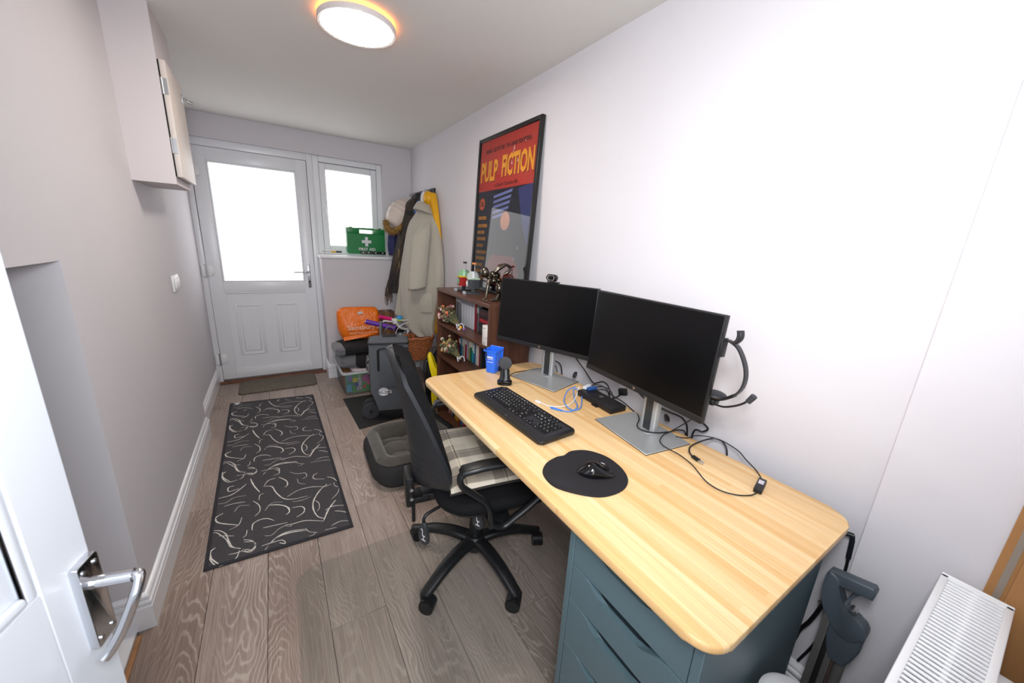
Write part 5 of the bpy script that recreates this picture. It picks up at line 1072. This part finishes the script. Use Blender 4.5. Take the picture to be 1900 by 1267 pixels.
for z, hx, hy, cx_ in ((.436, .145, .05, .10), (.445, .165, .07, .095), (.50, .180, .085, .085), (.58, .185, .075, .08), (.66, .185, .055, .078), (.705, .182, .035, .075), (.735, .165, .018, .075), (.742, .13, .008, .08)):
    rg.append([(cx_ + p[0] * (1 + .04 * noise.noise((p[0] * 9, z * 12, 3))), 3.40 + p[1] + .014 * noise.noise((p[0] * 16, z * 14, 7)), z + .016 * noise.noise((p[0] * 11, p[1] * 8, 5.5)) + .02 * (z > .7) * math.cos(p[0] * 16)) for p in rrect(-hx, hx, -hy, hy, hy * .9, 10)])
part('bag_body', MB().loft(rg), M_or, bg_, sub=1, ang=80)
GF = frame((.10, 3.294, .54), (1, 0, 0), (0, .10, 1))
part('lettering', text_mb("Sainsbury's", .062, GF @ T(.0, .018, 0), .004, bold=.0006, mb=text_mb('Good food for all of us', .026, GF @ T(.0, -.032, -.004), .004)), pm('bag_print', 'f2c8a8', .4), bg_, 'pale printed lettering')
part('handle_hole', MB().prism(rrect(-.022, .022, -.012, .012, .008), -.004, .004, M=frame((.085, 3.339, .683), (1, 0, .05), (0, .25, 1))), mm('bag_hole', 'c9c2c0', .8), bg_, 'pale die-cut handle hole')
part('gusset', MB().sheet(lambda u, v: (-.07 + .30 * u, 3.327 - .02 * math.sin(PI * u) - .02 * v, .47 + .05 * u - .03 * v), 10, 3, .002), M_or, bg_)

# ---------------------------------------------------------------- wheeled case
wcs = thing('wheeled_case', 'dark grey fabric wheeled case with a white sun emblem standing on the dark mat', 'case', (.12, 2.55, .005), -.253)
Q = T(.0, 2.455, 0) @ R(-.253, 'Z')      # local x along the front, y into depth
M_cs = pm('grey_polyester', '53575d', .75, bump=(500, .12, .0008), var=(6, .08)); M_pip = pm('black_piping', '121214', .6)
side = [(-.03, .24), (-.03, .625), (.245, .625), (.245, .10), (.012, .10), (.012, .20)]
part('case_body', MB(Q).prism(side[::-1], 0, .20, .012, 3, M=frame((0, 0, 0), (1, 0, 0), (0, 0, 1)) @ Matrix.Diagonal((1, 1, -1, 1))), M_cs, wcs, ang=50)
part('lid', MB(Q).loft([[(p[0], p[1], z) for p in rrect(-.028 + g, .243 - g, .002 + g, .198 - g, .02, 4)] for z, g in ((.622, 0), (.632, 0), (.645, .03), (.655, .07))]), M_cs, wcs)
part('lid_piping', MB(Q).tube([(p[0], p[1], .624) for p in rrect(-.030, .245, -.002, .202, .02, 5)], .006, 8, closed=True), M_pip, wcs)
part('front_pocket', MB(Q).prism(rrect(.040, .240, .30, .588, .015), 0, .014, .004, M=frame((0, -.012, 0), (1, 0, 0), (0, 0, 1)) @ Matrix.Diagonal((1, 1, -1, 1))), M_cs, wcs)
part('pocket_piping', MB(Q).tube(cr([(.036, -.010, .44), (.036, -.012, .52), (.038, -.013, .575), (.05, -.014, .59), (.14, -.014, .594), (.242, -.012, .592)], 5), .0055, 8).box(.024, .042, -.006, .002, .42, .58, .003), M_pip, wcs)
part('carry_handle', MB(Q).loft([[p + Vector((0, s1 * .011, 0)) + Vector((0, 0, 1)) * s2 * .004 for s1, s2 in ((-1, -1), (1, -1), (1, 1), (-1, 1))] for p in cr([(.075, .10, .65), (.085, .10, .70), (.115, .10, .728), (.145, .10, .71), (.16, .10, .655)], 5)]), M_cs, wcs)
part('handle_base', MB(Q).box(.065, .165, .075, .125, .652, .664, .004), M_pip, wcs)
EF = frame(Q @ Vector((.062, -.0015, .256)), Q.to_3x3() @ Vector((1, 0, 0)), (0, 0, 1)); em = MB(EF)
import math as _m
def half(a0, a1, r0, r1): return [(r1 * 1.05 * _m.cos(a), r1 * _m.sin(a)) for a in [a0 + (a1 - a0) * i / 10 for i in range(11)]] + [(r0 * 1.05 * _m.cos(a), r0 * _m.sin(a)) for a in [a1 - (a1 - a0) * i / 10 for i in range(11)]]
for i in range(7): em.prism(half(.12 + i * .42, .12 + i * .42 + .33, .011, .034), 0, .001)
em.cyl((0, .001, 0), (0, .001, .001), .009, n=18)
em.prism([(-.035, -.006), (.0, -.001), (.035, -.008), (.033, -.013), (0, -.007), (-.035, -.012)], 0, .001).prism([(-.032, -.017), (.0, -.012), (.031, -.018), (.018, -.028), (-.005, -.031), (-.022, -.026)], 0, .001)
part('sun_emblem', em, M_white, wcs, 'round white rising-sun emblem')
part('emblem_lettering', MB(EF).box(.042, .056, -.012, -.007, 0, .001).box(.042, .050, .002, .012, 0, .001).box(.050, .056, -.004, .002, 0, .001), M_white, wcs)
def wheel(mb_c, ax, r, parent, w_=.024):
    c = Vector(mb_c); F = frame(c, Vector(ax).orthogonal(), Vector(ax).cross(Vector(ax).orthogonal()))
    wl_ = part('wheel', MB(F).lathe([(r * .74, -w_ / 2), (r * .95, -w_ / 2), (r, -w_ * .3), (r, w_ * .3), (r * .95, w_ / 2), (r * .74, w_ / 2), (r * .72, 0), (r * .74, -w_ / 2)], 32), mm('tyre_rubber', '35363a', .8), parent)
    part('wheel_hub', MB(F).cyl((0, 0, -w_ * .55), (0, 0, w_ * .55), r * .2, n=16), M_blk, wl_)
    for i in range(6): part('spoke', MB(F @ R(i * PI / 3, 'Z')).box(r * .15, r * .76, -r * .09, r * .09, -w_ * .25, w_ * .25, .002, 1), M_blk, wl_)
wheel(Q @ Vector((-.036, .085, .070)), Q.to_3x3() @ Vector((0, 1, 0)), .064, wcs); wheel(Q @ Vector((-.036, .185, .070)), Q.to_3x3() @ Vector((0, 1, 0)), .064, wcs)
part('axle', MB(Q).cyl((-.036, .06, .07), (-.036, .2, .07), .008, n=10).box(-.04, .02, .12, .16, .06, .12, .004).box(.02, .24, .03, .17, .085, .10, .004), M_blk, wcs)
part('prop_foot', MB(Q).box(.19, .225, .03, .17, .0055, .09, .006), M_blk, wcs)

# ---------------------------------------------------------------- scooter, bicycle, brown box, tub vacuum
M_pur = pm('purple_grip', '5a2496', .5); M_pink = pm('pink_grip', 'd81b72', .45)
so = thing('scooter', 'child\'s scooter with a purple foam handlebar behind the wheeled case', 'scooter', (.135, 2.80, .005))
part('handlebar', MB().tube([(.135 + .11 * s_, 2.80 - .018 * s_, .683 - .030 * s_) for s_ in (-1, -.5, 0, .5, 1)], .010, 12), M_steel, so)
part('grip', MB().tube([(.030, 2.818, .713), (.035, 2.817, .711), (.13, 2.801, .684)], .019, 14), M_pur, so); part('grip', MB().tube([(.14, 2.799, .681), (.24, 2.782, .653), (.248, 2.781, .651)], .019, 14), M_pur, so)
part('stem', MB().cyl((.137, 2.80, .06), (.137, 2.785, .71), .013, n=14), M_steel, so)
part('deck', MB().box(.09, .185, 2.78, 2.99, .05, .065, .008), M_blk, so)
wheel((.137, 2.78, .045), (1, 0, 0), .038, so, .02); wheel((.137, 2.98, .045), (1, 0, 0), .038, so, .02)
bi = thing('childs_bicycle', 'child\'s white bicycle with pink grips, blue bell and front basket under the coats', 'bicycle', (.46, 3.18, 0))
M_wp = pm('white_bike_paint', 'dcdcdc', .3)
part('handlebar', MB().tube(cr([(.205, 3.12, .682), (.31, 3.12, .652), (.345, 3.12, .62), (.385, 3.13, .57), (.44, 3.16, .545), (.50, 3.16, .545), (.55, 3.13, .57), (.60, 3.12, .63), (.66, 3.12, .65)], 5), .011, 10), M_wp, bi)
part('grip', MB().tube([(.203, 3.12, .684), (.209, 3.12, .682), (.300, 3.12, .656), (.304, 3.12, .655)], [.021, .017, .016, .021], 14), M_pink, bi); part('grip', MB().tube([(.60, 3.12, .636), (.67, 3.12, .655)], .017, 14), M_pink, bi)
part('brake_lever', MB().tube(cr([(.225, 3.075, .642), (.235, 3.075, .652), (.28, 3.08, .643), (.32, 3.10, .632), (.345, 3.12, .63)], 5), .0075, 8).box(.315, .355, 3.095, 3.14, .61, .66, .008), M_wp, bi)
bl_ = part('bell', MB().lathe([(.001, .0), (.026, .002), (.027, .010), (.020, .022), (.008, .028), (.001, .029)], 22, T(.375, 3.10, .660) @ R(.3, 'X')), pm('bell_blue', '2f8fd0', .3), bi, 'blue and green bell')
part('bell_base', MB().lathe([(.001, -.016), (.026, -.014), (.03, -.004), (.026, .002), (.001, .002)], 22, T(.375, 3.10, .660) @ R(.3, 'X')), mm('bell_lime', 'b5d321', .4), bl_)
part('brake_cable', MB().tube(cr([(.345, 3.10, .64), (.40, 3.07, .648), (.46, 3.08, .645), (.50, 3.12, .60)], 6), .003, 6).tube(cr([(.33, 3.09, .50), (.34, 3.06, .57), (.385, 3.05, .615), (.44, 3.06, .62), (.48, 3.12, .58)], 6), .003, 6), M_white, bi)
part('frame', MB().tube(cr([(.47, 3.16, .54), (.47, 3.17, .40), (.47, 3.14, .30)], 4), .014, 10).tube([(.47, 3.17, .40), (.47, 3.36, .22)], .014, 10).tube([(.47, 3.36, .22), (.47, 3.44, .45)], .013, 10).tube([(.47, 3.36, .22), (.47, 3.47, .135)], .010, 10), M_wp, bi)
part('saddle', MB().ball((.47, 3.47, .47), (.05, .09, .025), 14, 8), M_blk, bi)
for s_ in (-.04, .04): part('fork_blade', MB().tube([(.47 + s_, 3.14, .30), (.47 + s_, 3.10, .135)], .008, 8), M_wp, bi)
wheel((.47, 3.10, .135), (1, 0, 0), .132, bi, .035); wheel((.47, 3.455, .135), (1, 0, 0), .132, bi, .035)
M_wick = pm('wicker', '9a5a30', .6, var=(50, .35))
bs = part('basket', MB().loft([[(.505 + a * math.cos(q), 2.985 + b_ * math.sin(q), z) for q in [2 * PI * i / 40 for i in range(40)]] for z, a, b_ in ((.31, .085, .06), (.305, .10, .075), (.38, .118, .085), (.505, .138, .098), (.505, .130, .09), (.32, .095, .07))]), M_wick, bi, 'woven orange-brown wicker basket')
for i in range(15):
    z = .318 + i * .0125; f = (z - .305) / .2; a, b_ = .102 + .037 * f, .077 + .022 * f
    part('weave_strand', MB().tube([(.505 + (a + .004 * math.sin(13 * q + PI * (i % 2))) * math.cos(q), 2.985 + (b_ + .004 * math.sin(13 * q + PI * (i % 2))) * math.sin(q), z) for q in [2 * PI * j / 78 for j in range(78)]], .0052, 6, closed=True), M_wick, bs)
part('basket_rim', MB().tube([(.505 + .140 * math.cos(q), 2.985 + .10 * math.sin(q), .508 + .006 * math.sin(9 * q)) for q in [2 * PI * j / 40 for j in range(40)]], .011, 8, closed=True).tube([(.505 + .134 * math.cos(q), 2.985 + .095 * math.sin(q), .492 + .006 * math.cos(9 * q)) for q in [2 * PI * j / 40 for j in range(40)]], .009, 8, closed=True), M_wick, bs)
for x in (.45, .50): part('basket_strap', MB().box(x, x + .02, 3.065, 3.10, .46, .53, .003), mm('strap_leather', '6a3a1e', .6), bs)
cb = thing('brown_carton', 'brown cardboard carton behind the bicycle handlebar under the coats', 'box', (.385, 3.53, 0))
part('carton', MB().box(.285, .43, 3.47, 3.597, 0, .655, .003), pm('brown_card', '6f4a38', .8, var=(8, .1)), cb); part('tape', MB().box(.34, .38, 3.468, 3.6, .3, .657), mm('parcel_tape', '8f6a4c', .4), cb)
vc = thing('tub_vacuum', 'black tub vacuum with a bright yellow front beside the bookcase', 'vacuum', (.585, 2.60, 0))
M_vy = pm('vacuum_yellow', 'f2d80e', .35)
part('drum', MB().lathe([(.001, .03), (.135, .03), (.145, .05), (.135, .36), (.115, .40), (.001, .40)], 32, T(.585, 2.60, 0)), M_blk, vc)
part('motor_head', MB().lathe([(.10, .38), (.128, .40), (.128, .44), (.105, .485), (.06, .505), (.001, .508)], 32, T(.585, 2.60, 0)), M_blk, vc)
part('head_handle', MB().tube(cr([(.49, 2.53, .44), (.475, 2.53, .47), (.50, 2.535, .505), (.57, 2.55, .535), (.64, 2.57, .52), (.67, 2.58, .47)], 5), .011, 10), M_blk, vc)
vf = frame((.470, 2.455, 0), (.83, -.56, 0), (0, 0, 1))
pts = cr([(-.058, .50, 0), (-.03, .485, 0), (.0, .40, 0), (.04, .36, 0), (.13, .34, 0), (.13, .02, 0), (.03, .02, 0), (-.015, .06, 0), (-.03, .16, 0), (-.02, .28, 0), (-.045, .40, 0)], 4, True)
part('yellow_panel', MB(vf).prism([(p.x, p.y) for p in pts], -.03, .03, .008, 2), M_vy, vc, 'bright yellow moulded front panel')
part('painted_recess', MB(vf).box(.03, .09, .17, .20, .0295, .031, .0), mm('recess_shade_yellow', 'b89f08', .5), vc)  # flat patch on the panel; a recess's shade put in as darker yellow
for a in (.6, 2.2, 3.8, 5.4): part('castor', MB().ball((.585 + .12 * math.cos(a), 2.60 + .12 * math.sin(a), .02), .02, 12, 8), M_blk, vc)
part('power_lead', MB().tube(cr([(.47, 2.66, .40), (.44, 2.64, .36), (.43, 2.60, .25), (.435, 2.57, .10), (.44, 2.55, .02)], 5), .005, 8), M_blk, vc)
# ---------------------------------------------------------------- radiator, cardboard, folded frame, white container, leads
M_rad = pm('radiator_white', 'f0f2f4', .3)
ra = thing('radiator', 'white double-panel radiator with a slotted top grille at the near right', 'radiator', (.31, -.20, .1))
RX0, RX1, RY0, RY1, RZ = -.06, .662, -.252, -.152, .70
part('front_panel', MB().box(RX0 + .01, RX1 - .012, RY1 - .016, RY1 - .002, .11, RZ - .012, .005), M_rad, ra)
for i in range(20): part('panel_flute', MB().box(RX0 + .03 + i * .033, RX0 + .046 + i * .033, RY1 - .004, RY1 + .001, .14, RZ - .04, .002, 1), M_rad, ra)
part('back_panel', MB().box(RX0 + .01, RX1 - .012, RY0 + .002, RY0 + .016, .11, RZ - .012, .005), M_rad, ra)
for x in (RX0, RX1 - .006): part('side_panel', MB().box(x, x + .006, RY0, RY1, .12, RZ + .001, .002), M_rad, ra)
part('grille_frame', MB().box(RX0, RX1, RY1 - .012, RY1, RZ - .012, RZ, .002).box(RX0, RX1, RY0, RY0 + .012, RZ - .012, RZ, .002).box(RX1 - .016, RX1 - .006, RY0, RY1, RZ - .010, RZ, .002).box(RX0, RX0 + .016, RY0, RY1, RZ - .010, RZ, .002), M_rad, ra)
part('convector_fins', MB().box(RX0 + .02, RX1 - .02, RY1 - .05, RY1 - .03, .13, RZ - .05).box(RX0 + .02, RX1 - .02, RY0 + .03, RY0 + .05, .13, RZ - .05), mm('fin_gap_shade', '6f8290', .5), ra)  # white fins coloured dark blue-grey to stand in for shade below the grille
part('centre_rail', MB().box(RX0 + .01, RX1 - .01, -.206, -.199, RZ - .02, RZ - .0062), M_rad, ra)
b0 = None; x = RX1 - .024
while x > RX0 + .02:
    if b0 is None: b0 = part('grille_bar', MB().box(x - .0062, x, RY0 + .011, RY1 - .011, RZ - .006, RZ - .0005, .0015, 1), M_rad, ra); bx0 = x
    else: dup(b0, ra, T(x - bx0, 0, 0))
    x -= .0122
for x in (.05, .55): part('wall_bracket', MB().box(x, x + .03, -.359, RY0 + .002, .2, .6, .002), M_rad, ra)
part('valve', MB().cyl((RX1 - .02, -.2, .11), (RX1 - .02, -.2, .06), .012, n=14).cyl((RX1 - .02, -.2, .0), (RX1 - .02, -.2, .07), .0075, n=12), M_chrome, ra)
M_card = pm('corrugated_card', 'a57748', .8, var=(5, .08))
cd = thing('flat_cardboard', 'flattened brown cardboard carton standing behind the end of the radiator', 'cardboard', (.683, -.28, 0))
part('outer_sheet', MB().box(.690, .6985, -.352, -.210, .0005, .98, .001, 1), M_card, cd)
part('inner_sheet', MB().box(.678, .688, -.352, -.238, .0005, .93, .001, 1), M_card, cd)
part('tape_strip', MB().box(.6892, .6902, -.232, -.222, .0, .975), mm('old_tape', '8f8478', .5), cd)
# folded frame with the grey handle
lf_ = thing('folded_frame', 'folded frame with a dark grey plastic handle and silver rails in the near corner', 'folding frame', (.63, -.03, 0))
M_gp = pm('dark_grey_plastic', '4a535b', .42, bump=(300, .05, .0005)); M_rail = pm('dull_silver', '8c8886', .4, .6)
HF = frame((.632, 0, 0), (0, -1, 0), (0, 0, 1))          # local x = towards the camera (-y), y = up, z = -x (into the room)
outer = [(-.012, .572), (-.014, .53), (-.006, .478), (.02, .438), (.045, .412), (.078, .428), (.088, .452), (.080, .482), (.048, .492), (.03, .51), (.016, .545), (.012, .566)]
part('handle_grip', MB(HF).prism([(p.x, p.y) for p in cr([(a, b_, 0) for a, b_ in outer], 4, True)], -.018, .018, .006, 3), M_gp, lf_, ang=50)
part('handle_arm', MB(HF).prism([(-.010, .575), (.072, .594), (.078, .585), (.076, .560), (.010, .545), (-.006, .552)], -.016, .014, .005, 3), M_gp, lf_)
part('handle_cup', MB(HF).sheet(lambda u, v: (.076 - .052 * math.sin(v * PI * .5) * (1 - .3 * v), .580 - .095 * v, -.018 + .032 * u - .012 * math.sin(v * PI)), 6, 12, .006), M_gp, lf_, ang=60)
part('handle_screw', MB(HF).cyl((.052, .506, .0), (.052, .506, .019), .008, n=16).cyl((.052, .506, .018), (.052, .506, .0205), .004, n=8), M_steel, lf_)
for i, (a, b_) in enumerate([(-.0135, .555), (-.0145, .54), (-.0145, .525), (-.0125, .51), (-.0105, .495), (-.008, .482)]): part('grip_dot', MB(HF).ball((a, b_, .006), .0022, 8, 6), M_white, lf_)
part('socket', MB(HF).loft([[HF.inverted() @ HF @ Vector((p[0], z, p[1])) for p in rrect(.052 - a, .052 + a, -.016, .016, .006, 3)] for z, a in ((.44, .034), (.40, .034), (.36, .026), (.335, .016))]), M_gp, lf_)
for x0, x1, c in ((.004, .020, M_rail), (.022, .030, M_darkgap), (.031, .045, M_rail), (.046, .050, mm('rail_brown', '5a4a42', .6))): part('rail', MB(HF).box(x0, x1, .0005, .47 if x1 < .03 else .42, -.014, .014, .002, 1), c, lf_)
part('tube', MB(HF).cyl((.060, .0005, -.004), (.060, .40, -.002), .012, n=16), M_rail, lf_)
# white round-lidded container
wt = thing('white_container', 'white cylindrical container with a rounded lid by the drawer unit, cut by the bottom edge', 'container', (.325, -.055, 0))
part('drum', MB().lathe([(.001, .0005), (.062, .0005), (.066, .02), (.066, .40), (.001, .40)], 36, T(.325, -.055, 0)), M_white, wt)
part('lid', MB().lathe([(.069, .398), (.071, .404), (.069, .420), (.055, .432), (.001, .437)], 36, T(.325, -.055, 0)), M_white, wt)
part('blue_mark', MB().cyl((.335, -.03, .435), (.335, -.03, .4362), .005, n=12), mm('mark_blue', '3a7fc4', .4), wt)
# charger lead by the pier
pl_ = thing('charger_lead', 'black charger lead with a right-angled metal plug sticking out by the near corner', 'cable', (.712, .012, .64))
part('plug_tip', MB().cyl((.706, .050, .632), (.710, .028, .640), .0035, n=12), M_chrome, pl_)
part('plug_body', MB().tube([(.710, .030, .640), (.713, .010, .646), (.714, .004, .646)], .0065, 10).tube([(.713, .007, .646), (.7145, .004, .63), (.7155, .0005, .575)], .0058, 10), mm('plug_navy', '16181f', .4), pl_)
part('cord', MB().tube(cr([(.7155, .0005, .575), (.717, -.002, .50), (.718, .002, .30), (.716, .03, .16)], 5), .0035, 8), M_blk, pl_)
cl2 = thing('floor_lead', 'thick black lead trailing down behind the near end of the desk', 'cable', (.70, .04, .25))
part('cord', MB().tube(cr([(.66, .016, .44), (.685, .016, .405), (.698, .030, .33), (.703, .045, .278), (.703, .050, .235), (.700, .062, .15), (.698, .058, .10), (.695, .045, .03), (.69, .02, .006)], 6), .0052, 10), M_blk, cl2)
